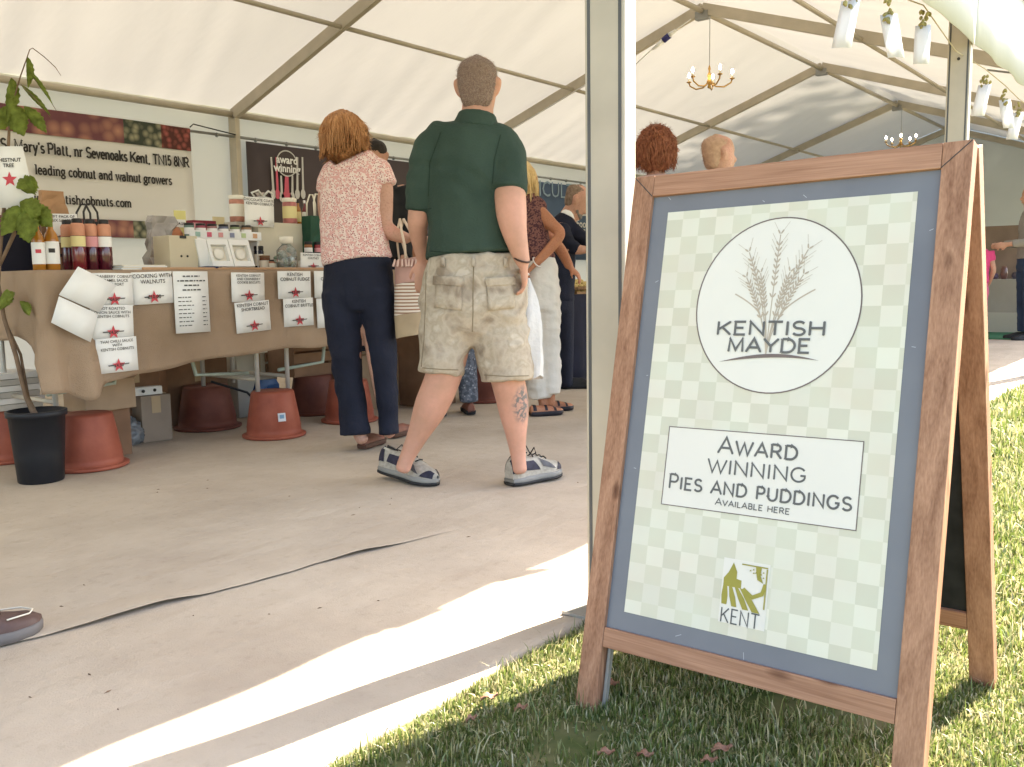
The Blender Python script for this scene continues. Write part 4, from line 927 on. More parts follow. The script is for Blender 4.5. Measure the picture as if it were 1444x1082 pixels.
x = X(297,4.06); b = MB(); b.lathe((x,4.06,TT),[(.03,0),(.055,.006),(.06,.016),(.02,.02)],16); tag(b.build('dish',M('navy_glaze',(.01,.012,.05),.2,.2,coat=.5),smooth=True),'small navy dish in front of the window boxes','dish')
# right-hand display block with chocolates card
xa, xb = X(352,4.5), X(418,4.5)
b = MB(); b.box(xa,xb,4.4,4.62,TT,TT+.28); tag(b.build('display_block',M('cream_card',(.55,.5,.4),.7,.06),bevel=.004),'tall cream display block behind the chocolate card','display block')
for px, mt, lb, tx in ((338,M('toffee_pink',(.5,.22,.16),.3,.2,30),LBL,'ribbon-topped jar of toffee left of the chocolate card'), (412,M('pink_sweets',(.45,.16,.15),.3,.2,30),LBLY,'jar of pink sweets right of the chocolate card')):
    jar(px,.15,.042,mt,LBL,lb,tx,4.44,TT+.281 if px > 345 else TT+.281,grp='sweet jars on the display block',capk=1.05) if px > 350 else jar(px,.15,.042,mt,LBL,lb,tx,4.5,TT+.281,grp='sweet jars on the display block',capk=1.05)
b = MB(); xx = X(338,4.5); b.box(xx-.05,xx+.052,4.44,4.56,TT,TT+.279); tag(b.build('display_stand',M('grey_card_stand',(.45,.42,.36),.7,.05)),'narrow grey display stand under the toffee jar','display block')
bottle(426,.16,.018,M('dark_sauce',(.06,.03,.02),.2),BLID,LBL,'slim sauce bottle left of the pair on the display block',4.44,z=TT+.281,grp='slim bottles on the display block') if False else None
card(X(352,4.36),1.335,.2,.165,['CHOCOLATE COATED','KENTISH COBNUTS'],'£4.50','chocolate coated cobnuts card with a red star on the display block',-.02,4.38,.019,starr=.03)
e = empty('ribbon_bag', (X(372,4.5),4.5,TT+.28), 'clear gift bag with a silver ribbon bow above the chocolate card', 'bag'); c = V((X(372,4.5),4.5,TT+.281))
SILV = M('silver_ribbon',(.6,.6,.58),.35,.2,30,metal=.4)
b = MB(); b.lathe(c,[(.045,0),(.055,.02),(.05,.11),(.014,.155),(.03,.175)],14); b.build('bag_body',M('bagged_sweets',(.5,.42,.38),.3,.35,40,coat=.4),e,True)
for s in (-1,1): b = MB(); b.tube([c+V((0,-.02,.15)),c+V((s*.035,-.03,.185)),c+V((s*.075,-.02,.17)),c+V((s*.06,-.03,.14)),c+V((0,-.02,.15))],.007,6); b.build('bow_loop',SILV,e,True)
for k, px in enumerate((424,433)):
    bottle(px,.15,.017,(AMBER,DRED)[k],(BLID,LBLW)[k],(LBLY,LBLW)[k],('slim amber bottle','slim red bottle')[k]+' standing by the green gift bag',4.5,z=TT+.281,grp='slim bottles by the green bag')
b = MB(); x = X(429,4.5); b.box(x-.047,x+.047,4.44,4.58,TT,TT+.28); tag(b.build('display_stand',M('dark_stand',(.05,.06,.06),.6,.1)),'dark display stand under the slim bottles','display block')
gift_bag(X(447,4.36),4.36,TT+.0,.075,.045,.325,M('forest_card',(.012,.06,.035),.6,.15),'forest green gift bag with pale handles beside the pink blouse',True,hm=LBL,hh=.13)
# foreground small goods on the right
e = empty('sweet_bag', (X(405,4.16),4.16,TT), 'clear bag of foil-wrapped green sweets with a paper collar', 'bag'); c = V((X(405,4.16),4.16,TT))
b = MB()
for k in range(46): d = V((random.gauss(0,.022),random.gauss(0,.018),.02+random.random()*.1)); b.lathe(c+d,[(.004,-.012),(.012,-.005),(.012,.005),(.004,.012)],6,V((random.gauss(0,1),random.gauss(0,1),random.gauss(0,1)+.01)))
o = b.build('wrapped_sweet',M('foil_green',(.12,.2,.14),.3,.6,50,metal=.4,c2=(.5,.52,.48)),e); o['kind'] = 'stuff'
b = MB(); b.lathe(c,[(.05,.0),(.058,.03),(.055,.11),(.02,.15)],16); b.build('clear_film',GLASSC,e,True)
b = MB(); b.lathe(c,[(.024,.145),(.036,.15),(.04,.185)],12); b.build('paper_collar',LBL,e,True)
for k, (px, y, zz) in enumerate(((436,4.2,0),(447,4.2,0),(458,4.2,0),(436,4.3,.06),(450,4.3,.06),(462,4.3,.06))):
    jar(px,.105 if zz == 0 else .11,.024,M('chutney_%d'%(k%3),((.25,.1,.04),(.3,.05,.06),(.2,.16,.05))[k%3],.2,.2,coat=.3),BLID,LBLW if k % 2 else LBLP,['front left chutney jar by the pink blouse','front middle chutney jar by the pink blouse','front right chutney jar behind the pink blouse','rear left chutney jar on the step','rear middle chutney jar on the step','rear right chutney jar on the step'][k],y,TT+zz,grp='chutney jars by the pink blouse')
b = MB(); b.box(X(430,4.3),X(470,4.3),4.265,4.36,TT,TT+.0595); tag(b.build('step',WHITE),'low white step under the rear chutney jars','shelf')
card(X(423,4.1),1.015,.17,.1,['KENTISH COBNUT','CHUTNEY'],'£3.50','small chutney card leaning by the pink blouse',-.02,4.09,.0155,starr=.024)
for k, (px, Y, r, h, c) in enumerate(((374,4.3,.03,.085,(.14,.05,.025)),(386,4.24,.026,.06,(.35,.16,.1)),(366,4.36,.028,.14,(.012,.014,.03)))):
    jar(px,h,r,M('spread_%d'%k,c,.2,.2,coat=.3),BLID if k else CARDD,LBL,['brown spread jar right of the window boxes','squat terracotta-coloured jar right of the window boxes','dark navy jar behind the spread jars'][k],Y,grp='spread jars beside the window boxes')
x0, x1 = X(200,4.02), X(470,4.02); b = MB(); b.box(x0,x1,4.005,4.019,TT,TT+.012); tag(b.build('edge_strip',M('pale_wood_strip',(.42,.25,.14),.6,.12,8),bevel=.002),'thin wooden strip along the front of the table','wood strip')

# ------------------------------------------------------------------ upturned pots and clutter below
def pot(c, r, h, mat, lab, sticker=False):
    e = empty('plant_pot', c, lab, 'plant pot', 'upturned pots under the stall'); c = V(c)
    b = MB(); b.lathe(c,[(r,.0),(r*1.0,.012),(r*.99,.016),(r*.9,.018),(r*.88,.05),(r*.89,.055),(r*.7,h-.01),(r*.67,h),(r*.2,h+.001)],32); b.build('pot_body',mat,e,True)
    b = MB(); b.lathe(c,[(r*.93,.0),(r*1.04,.003),(r*1.045,.014),(r*.93,.018)],32); b.build('rim',mat,e,True)
    if sticker:
        a = (V((c.x,c.y,0))-CAM); d = V((-a.x,-a.y,0)).normalized(); q = UP.cross(d); t = .3; dd = (d*math.cos(t)+q*math.sin(t)).normalized(); qq = UP.cross(dd); k = c+dd*(r*.8+.012)+UP*.12
        b = MB(); b.obox(k, qq*.021, dd*.001, (UP*.022-dd*.0045)); s = b.build('sticker',M('pale_sticker',(.6,.62,.68),.5,.05),e)
        b = MB(); b.obox(k+dd*.0018+UP*.002, qq*.012, dd*.0006, UP*.012); b.build('sticker_mark',M('blue_mark',(.2,.35,.5),.6),s)
pot((3.02,4.1,.011),.165,.252,TERRA,'terracotta pot with a small white sticker under the middle table leg',True)
pot((2.0,4.14,.011),.17,.25,TERRA,'terracotta pot under the left front table leg, beside the black pot')
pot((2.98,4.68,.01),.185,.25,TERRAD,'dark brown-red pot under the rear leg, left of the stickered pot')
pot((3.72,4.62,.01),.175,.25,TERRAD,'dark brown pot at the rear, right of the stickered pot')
pot((1.86,4.66,.01),.17,.25,TERRA,'terracotta pot behind the black pot at the left edge')
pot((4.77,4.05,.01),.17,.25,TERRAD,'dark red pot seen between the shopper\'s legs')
pot((3.28,3.94,.01) if False else (3.62,4.16,.01),.165,.25,TERRA,'terracotta pot just left of the navy trousers')
def cbox(p, wd, dp, h, mat, lab, rz=0, open_=False, tape=True, cat='box', z=.01):
    e = empty('cardboard_box', (p[0],p[1],z), lab, cat, 'boxes under the stall'); ax = V((math.cos(rz),math.sin(rz),0)); ay = V((-math.sin(rz),math.cos(rz),0)); c = V((p[0],p[1],z+h/2))
    b = MB(); b.obox(c, ax*wd/2, ay*dp/2, UP*h/2); b.build('carton', mat, e, bevel=.003)
    if open_:
        for s in (-1,1):
            b = MB(); a0 = c+ay*(s*dp/2)+UP*(h/2+.0015); d = (ay*s*.8+UP*.45).normalized()*dp*.45 if s > 0 else (ay*s*.5+UP*.2).normalized()*dp*.4
            b.add([a0-ax*wd/2,a0+ax*wd/2,a0+ax*wd*.48+d,a0-ax*wd*.48+d,a0-ax*wd/2+UP*.003,a0+ax*wd/2+UP*.003,a0+ax*wd*.48+d+UP*.003,a0-ax*wd*.48+d+UP*.003],[(0,1,2,3),(4,7,6,5),(0,4,5,1),(1,5,6,2),(2,6,7,3),(3,7,4,0)]); b.build('flap',mat,e)
    elif tape:
        b = MB(); b.obox(c+UP*(h/2+.0012), ax*wd/2, ay*.024, UP*.001); b.obox(c-ay*(dp/2+.0012)+UP*h*.3, ax*.024, ay*.0008, UP*h*.18); b.build('tape',M('parcel_tape',(.45,.33,.2),.3,.05,coat=.3),e)
    return e
g = gz(222,626); cbox((g.x+.03,g.y+.1),.16,.16,.25,CARDG,'upright grey-brown carton with a socket strip on top',-.15)
e = empty('socket_strip', (g.x-.0,g.y+.08,.26), 'white socket strip lying on the upright carton', 'socket strip'); c = V((g.x-.005,g.y+.07,.284))
b = MB(); b.obox(c,V((.075,-.012,0)),V((.004,.026,0)),V((0,0,.022))); b.build('strip_body',WHITE,e,bevel=.004)
for s in (-.035,.03): b = MB(); b.lathe(c+V((s,-.03,.002)),[(.009,0),(.009,.003)],10,(-.1,-1,0)); b.build('socket_hole',INK,e)
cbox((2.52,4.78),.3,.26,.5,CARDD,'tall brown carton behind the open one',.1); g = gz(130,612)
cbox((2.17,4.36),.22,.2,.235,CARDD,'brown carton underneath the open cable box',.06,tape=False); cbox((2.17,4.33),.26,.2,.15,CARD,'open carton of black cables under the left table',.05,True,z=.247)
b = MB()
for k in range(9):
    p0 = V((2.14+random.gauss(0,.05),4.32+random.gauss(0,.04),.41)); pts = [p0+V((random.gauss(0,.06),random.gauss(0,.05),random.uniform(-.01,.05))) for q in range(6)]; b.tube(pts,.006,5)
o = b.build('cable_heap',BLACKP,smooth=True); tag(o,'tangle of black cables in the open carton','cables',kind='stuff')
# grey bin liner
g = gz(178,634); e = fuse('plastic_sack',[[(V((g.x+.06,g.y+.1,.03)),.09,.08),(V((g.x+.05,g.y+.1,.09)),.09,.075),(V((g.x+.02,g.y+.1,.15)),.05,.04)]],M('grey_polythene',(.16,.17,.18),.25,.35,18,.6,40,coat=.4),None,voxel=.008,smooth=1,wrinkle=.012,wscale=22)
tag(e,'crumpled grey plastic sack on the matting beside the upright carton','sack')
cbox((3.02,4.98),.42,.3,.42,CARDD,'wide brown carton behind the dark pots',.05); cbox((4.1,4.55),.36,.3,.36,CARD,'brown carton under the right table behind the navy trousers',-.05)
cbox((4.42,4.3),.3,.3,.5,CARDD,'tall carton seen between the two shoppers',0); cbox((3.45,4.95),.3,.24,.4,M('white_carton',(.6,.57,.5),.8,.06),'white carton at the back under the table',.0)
b = MB(); b.box(2.86,3.06,4.8,5.02,.431,.437); tag(b.build('folder',M('orange_card',(.62,.16,.06),.6,.08)),'orange card folder lying on the wide brown carton','folder')
b = MB(); 
e = empty('crate', (3.55,4.7,.262), 'brown slatted wooden crate on the rear pots', 'crate')
for k in range(3):
    b = MB(); b.box(3.5,3.95,4.52,4.535,.275+k*.075,.335+k*.075); b.build('slat',CARDD,e)
    b = MB(); b.box(3.5,3.95,4.8,4.815,.275+k*.075,.335+k*.075); b.build('slat',CARDD,e)
for x in (3.51,3.93): b = MB(); b.box(x,x+.015,4.536,4.799,.262,.49); b.build('crate_end',CARDD,e)
b = MB(); b.box(3.526,3.929,4.536,4.799,.262,.272); b.build('crate_floor',CARDD,e)
b = MB(); 
for k in range(4): pass
e = empty('newspaper_stack', (1.86,4.66,.262), 'stack of white papers and boxes on the pot at the left edge', 'papers')
for k in range(6): b = MB(); xx = 1.84+random.uniform(-.02,.02); b.box(xx-.16,xx+.16,4.55,4.8,.2615+k*.03,.2605+k*.03+.028); b.build('bundle',PAPER if k % 2 else M('newsprint',(.5,.48,.44),.8,.1),e)
b = MB(); b.tube([(2.9,4.5,.3),(3.1,4.45,.22),(3.25,4.5,.1),(3.35,4.6,.02)],.007,6); tag(b.build('cable',BLACKP,smooth=True),'black cable hanging behind the stickered pot','cable')
gift_bag(3.3,4.55,.01,.09,.05,.26,M('blue_polythene',(.02,.06,.16),.35,.3,15),'blue carrier bag behind the stickered pot',fold=True,crumple=.014)

# ------------------------------------------------------------------ potted sapling in front of the stall's left end
pc = gz(38,690)+F0*.12; pc.z = .01
e = empty('potted_sapling', pc, 'young chestnut sapling with large leaves in a black plastic pot', 'sapling')
b = MB(); b.lathe(pc,[(.088,0),(.092,.005),(.1,.12),(.112,.285),(.121,.287),(.122,.31),(.114,.312),(.108,.27)],30,close=False); b.add([pc+V((.088*math.cos(a),.088*math.sin(a),0)) for a in np.linspace(0,6.283,17)[:-1]],[tuple(range(16))[::-1]]); b.build('pot',BLACKP,e,True)
b = MB(); b.lathe(pc,[(.108,.26),(.06,.272),(.01,.275)],20,close=False); b.build('soil',M('potting_soil',(.025,.018,.012),.95,.4,60),e,True)
dp_ = depth(pc); STEM = M('sapling_stem',(.17,.11,.07),.8,.25,20); SLEAF = fabric('sapling_leaf',(.27,.33,.08),.55,.35,26,.5,60)
def spx(x, y, dd=0): return at(x, y, dp_+dd)
b = MB(); b.tube([pc+V((0,0,.26)),spx(37,560),spx(22,500),spx(6,450),spx(-3,400),spx(2,330),spx(10,250),spx(13,180),spx(14,150)],[.011,.011,.01,.009,.009,.008,.008,.006,.005],8); b.tube([spx(-3,380),spx(20,330),spx(10,262)],[.007,.009,.009],7); b.tube([pc+V((.01,0,.27)),spx(40,560,.01),spx(29,500,.02),spx(10,460,.03)],.006,6); b.build('stem',STEM,e,True)
def leaf(base, tip, wd, droop=.03, nrm=None):
    base, tip = V(base), V(tip); t = tip-base; l = t.length; t.normalize(); s = (nrm or CF).cross(t).normalized(); n = t.cross(s); P = []
    for i in range(15):
        u = i/14; w_ = .86*wd*math.sin(math.pi*min(1,u**.75*.98+.02))*(1+.22*(i % 2)); P.append([base+t*l*u+s*w_*v_+n*(.02*abs(v_)*w_/max(wd,.001)-droop*u*u) for v_ in (-1,-.5,0,.5,1)])
    return solid('leaf',P,.0008,SLEAF,e)
top = spx(14,150)
for (bx,by),(tx,ty),w_,dd in (((16,110),(14,175),.032,0),((38,80),(43,128),.018,.0),((12,150),(38,195),.05,-.02),((12,150),(-14,190),.05,.02),((20,150),(30,178),.04,.03),((34,150),(70,190),.028,-.04),((40,98),(78,150),.009,0),((30,120),(75,165),.012,.02),
     ((12,250),(58,246),.0,0),((30,268),(48,250),.05,-.03),((48,250),(25,268),.048,-.03),((28,285),(62,305),.05,-.05),((25,290),(5,335),.055,-.04),((30,300),(45,345),.055,-.06),((42,290),(78,322),.045,-.03),((10,300),(34,322),.06,.02),((10,408),(2,440),.03,-.05),((28,425),(46,447),.022,-.05),((5,412),(18,428),.03,-.04)):
    if w_: leaf(spx(bx,by,dd),spx(tx,ty,dd-.02),w_,.02)
b = MB(); b.tube([spx(14,160),spx(28,110),spx(42,70),spx(46,68),spx(62,80),spx(78,95),spx(86,107)],[.004,.003,.0022,.002,.002,.0018,.001],5); b.tube([spx(38,100),spx(60,125),spx(80,157)],[.002,.002,.001],5); b.tube([spx(30,120),spx(55,145),spx(74,170)],[.002,.002,.001],5); b.build('twig',STEM,e,True)
c = spx(14,250,-.03); ax = CR.copy(); ax.z = 0; ax.normalize(); ce = empty('plant_tag', c, 'white sapling price tag with a red star hanging on the stem', 'price card')
cw, chh = .085, .13; P = [[c+ax*(cw*u)+UP*(chh*v_)-ax*.02*v_ for u in (-1,0,1)] for v_ in (-1,0,1)]; solid('tag_sheet',P,.0008,PAPER,ce)
nn = -CF.copy(); nn.z = 0; nn.normalize(); plain_text('tag_text',['CHESTNUT','TREE'],.022,(c+UP*.065+nn*.004,ax,UP,nn),INK,ce,.001,bold=.02); star(c-UP*.01+nn*.002,.034,ax,UP,ce,nn)

# ------------------------------------------------------------------ banners on the back wall
BYW = BY-.05
def wall_pt(px, py): return aty(px, py, BYW)
BANN = M('banner_vinyl',(.72,.71,.685),.6,.03,1.5,.2,3)
e = empty('white_banner', (3.2,BYW,1.3), 'white vinyl banner for cobnut and walnut growers on the back wall', 'banner')
a, c, d = wall_pt(0,146), wall_pt(268,178), wall_pt(238,338); zt, zb_, xr = 2.27, 1.28, c.x
zt = (a.z+c.z)/2; zb_ = d.z; xl = 1.7; x2 = c.x
P = [[V((xl+(x2-xl)*u, BYW+.012*math.sin(u*14)*(.3+v_)-.006, zb_+(zt-zb_)*v_)) for u in np.linspace(0,1,30)] for v_ in np.linspace(0,1,6)]; solid('banner_sheet',P,.002,BANN,e)
def nutmat(nm, c1, c2, sc_):
    m, t, bs = nodes_mat(nm,.6); N, L = t.nodes, t.links; tc = N.new('ShaderNodeTexCoord'); v = N.new('ShaderNodeTexVoronoi'); v.inputs['Scale'].default_value = sc_; L.new(tc.outputs['Object'],v.inputs['Vector'])
    r = N.new('ShaderNodeValToRGB'); r.color_ramp.elements[0].color = (*c1,1); r.color_ramp.elements[1].position = .65; r.color_ramp.elements[1].color = (*c2,1); L.new(v.outputs['Distance'],r.inputs[0]); L.new(r.outputs[0],bs.inputs['Base Color']); return m
NUT = [nutmat('print_nuts',(.5,.25,.17),(.16,.06,.07),9), nutmat('print_leaves',(.38,.36,.24),(.05,.06,.045),16), nutmat('print_berries',(.45,.12,.1),(.09,.03,.025),20)]
def strip(z0, z1, cuts):
    for (u0, u1, k) in cuts:
        P = [[V((xl+(x2-xl)*u, BYW+.012*math.sin(u*14)*(.3+(z-zb_)/(zt-zb_))-.017, z)) for u in np.linspace(u0,u1,8)] for z in (z0,z1)]; b = MB(); b.grid(P); b.build('printed_photo',NUT[k],e)
def uu(px): return (wall_pt(px,190).x-xl)/(x2-xl)
H_ = zt-zb_
strip(zt-.21*H_, zt-.01*H_, ((0,uu(172),0),(uu(172),uu(226),1),(uu(226),.999,2)))
strip(zb_+.005*H_, zb_+.15*H_, ((0,uu(178),0),(uu(178),.94,1)))
def brow(txt, p0, p1, py, size, nm):
    q0, q1 = wall_pt(p0[0],p0[1]), wall_pt(p1[0],p1[1]); zz = (q0.z+q1.z)/2
    tot = sum(text_strokes(w_,1,0,0,small=1,track=.1)[1] for w_ in txt.split(' '))+.5*(len(txt.split(' '))-1); kx = (q1.x-q0.x)/tot; x = q0.x
    for w_ in txt.split(' '):
        l = text_strokes(w_,1,0,0,small=1,track=.1)[1]*kx; s, _ = text_strokes(w_,size*.8,0,0,.19,.15,.1,width=l,small=1,track=.1)
        lettering('banner_word',s,(V((x,BYW-.026,zz)),V((1,0,0)),V((0,0,1)),V((0,-1,0))),INK,e,.001); x += l+.5*kx
brow("St Mary's Platt, nr Sevenoaks Kent, TN15 8NR",(0,217),(264,231),0,.1,'banner_line')
brow("leading cobnut and walnut growers",(48,248),(240,259),0,.09,'banner_line'); brow("www.kentishcobnuts.com",(32,285),(183,292),0,.085,'banner_line')
for px, py in ((266,180),): 
    p = wall_pt(px,py); b = MB(); b.tube([p+V((0,-.02,0)),p+V((.03,-.03,.03)),p+V((.5,-.0,-.01))],.006,5); b.build('tie_cord',INK,e)
# dark banner with cutlery
e = empty('dark_banner', (5.6,BYW,1.2), 'dark brown banner with an award badge and painted cutlery on the back wall', 'banner')
a, c = wall_pt(346,198), wall_pt(592,232); DKB = M('aubergine_vinyl',(.062,.045,.045),.5,.15,1.2,.2,3)
zt = (a.z+c.z)/2-.0; x1 = a.x; x2 = c.x+.4; P = [[V((x1+(x2-x1)*u, BYW+.01*math.sin(u*11)-.004, zt-1.25+1.25*v_)) for u in np.linspace(0,1,20)] for v_ in (0,.5,1)]; solid('banner_sheet',P,.002,DKB,e)
PALE = M('banner_silver',(.55,.54,.53),.5,.05); PINKP = M('banner_pink',(.6,.1,.16),.5,.08)
def wp(px, py, l=.016): p = wall_pt(px,py); p.y = BYW-l; return p
cc = wp(403,231); R_ = (wp(417,231)-cc).length; b = MB(); b.poly([cc+V((R_*math.cos(t),-.002,R_*math.sin(t))) for t in np.linspace(0,6.283,33)[:-1]]); bd = b.build('badge',DKB,e)
lettering('badge_ring',[([(R_*math.cos(t),R_*math.sin(t)) for t in np.linspace(0,2*math.pi,33)],.006)],(cc,V((1,0,0)),UP,V((0,-1,0))),PALE,bd,.003)
plain_text('badge_words',['award','winning'],.105,(cc+V((0,0,.0)),V((1,0,0)),UP,V((0,-1,0))),M('bright_white',(.8,.8,.8),.6),bd,.005,bold=.03,gap=.8)
for k, px in enumerate((381,388,395,403,411,418,425)):
    mt = PINKP if k in (3,) else PALE; y0, y1 = (222,268) if k in (0,1,5,6) else (248,272); sl_ = (3,2,1,0,0,0,1)[k]
    p0, p1 = wp(px,y0), wp(px+sl_,y1); b = MB(); wd = .03 if mt is PINKP else .014; b.quad(p0-V((wd*.7,0,0)),p1-V((wd,0,0)),p1+V((wd,0,0)),p0+V((wd*.7,0,0))); 
    q = wp(px+sl_,y1+6); b.poly([q+V((wd*2.2*math.cos(t),-.0008,.05*math.sin(t))) for t in np.linspace(0,6.283,13)[:-1]]); b.build('cutlery_print',mt if k not in (1,) else PINKP,e)
# blue banner
e = empty('blue_banner', (8.6,BYW,1.0), 'slate blue banner with white lines of text on the back wall', 'banner')
a, c = wall_pt(752,252), wall_pt(846,270); BLU = M('slate_blue_vinyl',(.055,.095,.165),.5,.12,1.2)
x1, x2, zt = a.x, c.x+.1, (a.z+c.z)/2; P = [[V((x1+(x2-x1)*u, BYW+.008*math.sin(u*8)-.004, zt-1.05+1.05*v_)) for u in np.linspace(0,1,14)] for v_ in (0,.5,1)]; solid('banner_sheet',P,.002,BLU,e)
GB = M('grey_blue_print',(.22,.3,.38),.6); lx = V((1,0,0))
p = wp(758,276); plain_text('banner_heading',['ICULTUR'],.3,(p,lx,UP,V((0,-1,0))),GB,e,.002,align='LEFT',bold=.0)
p = wp(800,320); plain_text('banner_words',['ne Foods'],.16,(p,lx,UP,V((0,-1,0))),PALE,e,.002,align='LEFT',bold=.02)
b = MB()
for px, py, wpx in ((806,304,26),(806,325,18),(800,342,22),(800,347,18),(800,352,20)): p = wp(px,py); q = wp(px+wpx,py+1); h = .022; b.quad(p,q,q+UP*h,p+UP*h)
o = b.build('banner_rule',PALE,e); o['kind'] = 'stuff'
p = wp(833,261,.03); b = MB(); 
for d in (V((-.06,0,.14)),V((.07,0,.13)),V((.0,0,-.1)),V((.05,0,-.05))): b.tube([p,p+d*.5+V((0,-.02,0)),p+d],.012,6)
b.build('tie_cord',INK,e)

# ------------------------------------------------------------------ second stall with navy cloth and tray of pies
e = empty('navy_table', (6.6,4.4,0), 'table under a floor-length navy black cloth beyond the hessian stall', 'table')
xa, xb, z2 = 5.5, 8.2, .725
b = MB(); b.box(xa+.03,xb-.03,4.02,4.75,z2-.04,z2-.008); b.build('table_top',CARDD,e)
rows = []
path = [(xa,4.76)]+[(xa,4.76-(4.76-3.99)*t) for t in np.linspace(.1,1,8)]+[(xa+(xb-xa)*t,3.985) for t in np.linspace(.01,1,70)]
for t in np.linspace(0,1,6):
    rows.append([V((x+(.012*math.sin(y*30)*t if k < 9 else 0), y-(.018*t*(1+math.sin(x*38+2*math.sin(x*7)))) if k >= 9 else y, z2-t*(z2-.02))) for k, (x, y) in enumerate(path)])
solid('cloth_fall',rows,.002,NAVYC,e); b = MB(); b.box(xa,xb,3.985,4.76,z2-.004,z2); b.build('cloth_top',NAVYC,e)
c = aty(818,403,4.22); tr = empty('pie_tray', (c.x,4.22,z2), 'shallow wicker tray filled with small golden pies on the navy table', 'tray')
WICK = M('wicker',(.3,.17,.08),.8,.3,40,.5,80); xc = c.x-.02
b = MB(); b.box(xc-.26,xc+.26,4.06,4.4,z2+.001,z2+.02); b.build('tray_base',WICK,tr)
for y in (4.055,4.405): b = MB(); b.tube([(xc-.27,y,z2+.045),(xc+.27,y,z2+.045)],.016,8); b.build('tray_rim',WICK,tr,True)
for x in (xc-.27,xc+.27): b = MB(); b.tube([(x,4.055,z2+.045),(x,4.405,z2+.045)],.016,8); b.build('tray_rim',WICK,tr,True)
PIE = M('pie_pastry',(.5,.36,.13),.7,.2,20); bm_ = MB(); bm_.lathe((0,0,0),[(.03,0),(.036,.02),(.037,.028),(.02,.038),(.004,.04)],14); pm = bm_.mesh('pie'); pm.materials.append(PIE); k = 0
for r_ in range(4):
    for q in range(6):
        o = bpy.data.objects.new('pie',pm); col.objects.link(o); o.location = (xc-.2+q*.08+random.uniform(-.004,.004),4.11+r_*.08,z2+.021+.02*r_); tag(o,'small golden pie among rows of others in the wicker tray','pie','pies in the wicker tray')
# far end: stall, board
e = empty('far_stall', (14.6,2.7,0), 'grey-skirted table with pots on it at the far end of the marquee', 'table')
p0, p1 = gz(1392,449), gz(1470,455); Yf = p0.y; xf = 13.9
b = MB(); b.box(xf,xf+.8,1.9,4.6,.72,.75); b.build('table_top',WHITE,e)
b = MB(); b.box(xf-.012,xf-.002,1.9,4.6,.03,.752); b.build('skirt',M('grey_skirt',(.27,.25,.22),.9,.08,3),e)
b = MB(); b.box(xf-.03,xf-.02,1.9,4.6,.03,.3); b.build('skirt_panel',M('pale_panel',(.36,.34,.29),.9,.06,3),e)
b = MB(); b.box(xf+.5,xf+.52,2.35,3.0,.751,1.5); tag(b.build('notice_board',M('brown_board',(.17,.12,.09),.8,.2,3)),'brown notice board standing on the far table','board')
for k, (dy, r, h, c) in enumerate(((2.15,.07,.16,(.6,.55,.5)),(2.35,.06,.1,(.05,.04,.06)),(2.5,.05,.18,(.12,.05,.04)),(2.62,.06,.09,(.06,.03,.06)))):
    b = MB(); b.lathe((xf+.2,dy,.752),[(r*.7,0),(r,h*.4),(r*.8,h*.8),(r*.5,h)],14); tag(b.build('pottery',M('glaze_%d'%k,c,.3,.2,coat=.4),smooth=True),['pale pot on the far table','squat black pot on the far table','tall brown pot on the far table','squat plum pot on the far table'][k],'pot','pots on the far table')

# ------------------------------------------------------------------ chandeliers
BULB = emit('lit_bulb',(1,.86,.6),14.0); BRASS = M('brass',(.5,.3,.1),.3,.15,20,metal=.8)
def chandelier(i, drop, lab, R=.2, n=5, rot=.3):
    x = TX(i); top = V((x+.04,RY-.06,ZR-.1)); c = V((top.x,top.y,ZR-drop)); e = empty('chandelier', top, lab, 'chandelier', 'brass chandeliers hung from the ridge')
    b = MB()
    k = 0
    z = top.z
    b.tube([top,c+V((0,0,.16))],.004,6); b.build('chain',ALUD,e)
    b = MB(); b.lathe(c,[(.004,-.07),(.02,-.055),(.012,-.03),(.03,-.005),(.014,.03),(.022,.06),(.008,.1),(.014,.13),(.004,.165)],14); b.build('column',BRASS,e,True)
    for k in range(n):
        a = rot+k*2*math.pi/n; d = V((math.cos(a),math.sin(a),0))
        b = MB(); b.tube([c+V((0,0,.0)),c+d*R*.3+V((0,0,-.05)),c+d*R*.65+V((0,0,-.055)),c+d*R*.95+V((0,0,-.015)),c+d*R+V((0,0,.02))],.008,6); b.lathe(c+d*R+V((0,0,.015)),[(.006,0),(.026,.008),(.028,.014),(.01,.016)],10); arm = b.build('arm',BRASS,e,True)
        b = MB(); b.lathe(c+d*R+V((0,0,.03)),[(.009,0),(.009,.04)],8); b.build('candle_tube',LBL,arm,True)
        b = MB(); b.lathe(c+d*R+V((0,0,.07)),[(.004,0),(.014,.015),(.013,.028),(.003,.05)],8); b.build('bulb',BULB,arm,True)
    return c
dd = .63
chandelier(2,.72,'brass chandelier with lit candle bulbs hanging nearest, left of the far post',.23)
chandelier(4,.62,'further brass chandelier half hidden behind the sign top',.23,rot=.9)
r2 = V((TX(2)-.06,RY+.1,ZR-.1)); cab = empty('power_lead', r2, 'white power lead with a blue plug running down the second rafter', 'cable')
q = r2+V((-.02,.75,-.42)); r3 = r2+V((-.02,1.9,-.85))
b = MB(); b.tube([r2,r2+V((-.02,.3,-.14)),q]+[r2+V((-.01,3.1*t_,-1.075*t_-.02)) for t_ in (.4,.6,.8,.98)],.006,6); b.build('lead',WHITE,cab,True)
mid = r2+V((-.02,.25,-.13)); b = MB(); d = (q-r2).normalized(); b.tube([mid-d*.1,mid-d*.02],[.016,.03],8); b.tube([mid+d*.06,mid+d*.2],[.03,.014],8); b.build('connector',WHITE,cab,True); b = MB(); b.tube([mid-d*.02,mid+d*.06],.034,8); b.build('plug',M('blue_plug',(.03,.03,.14),.5),cab,True)
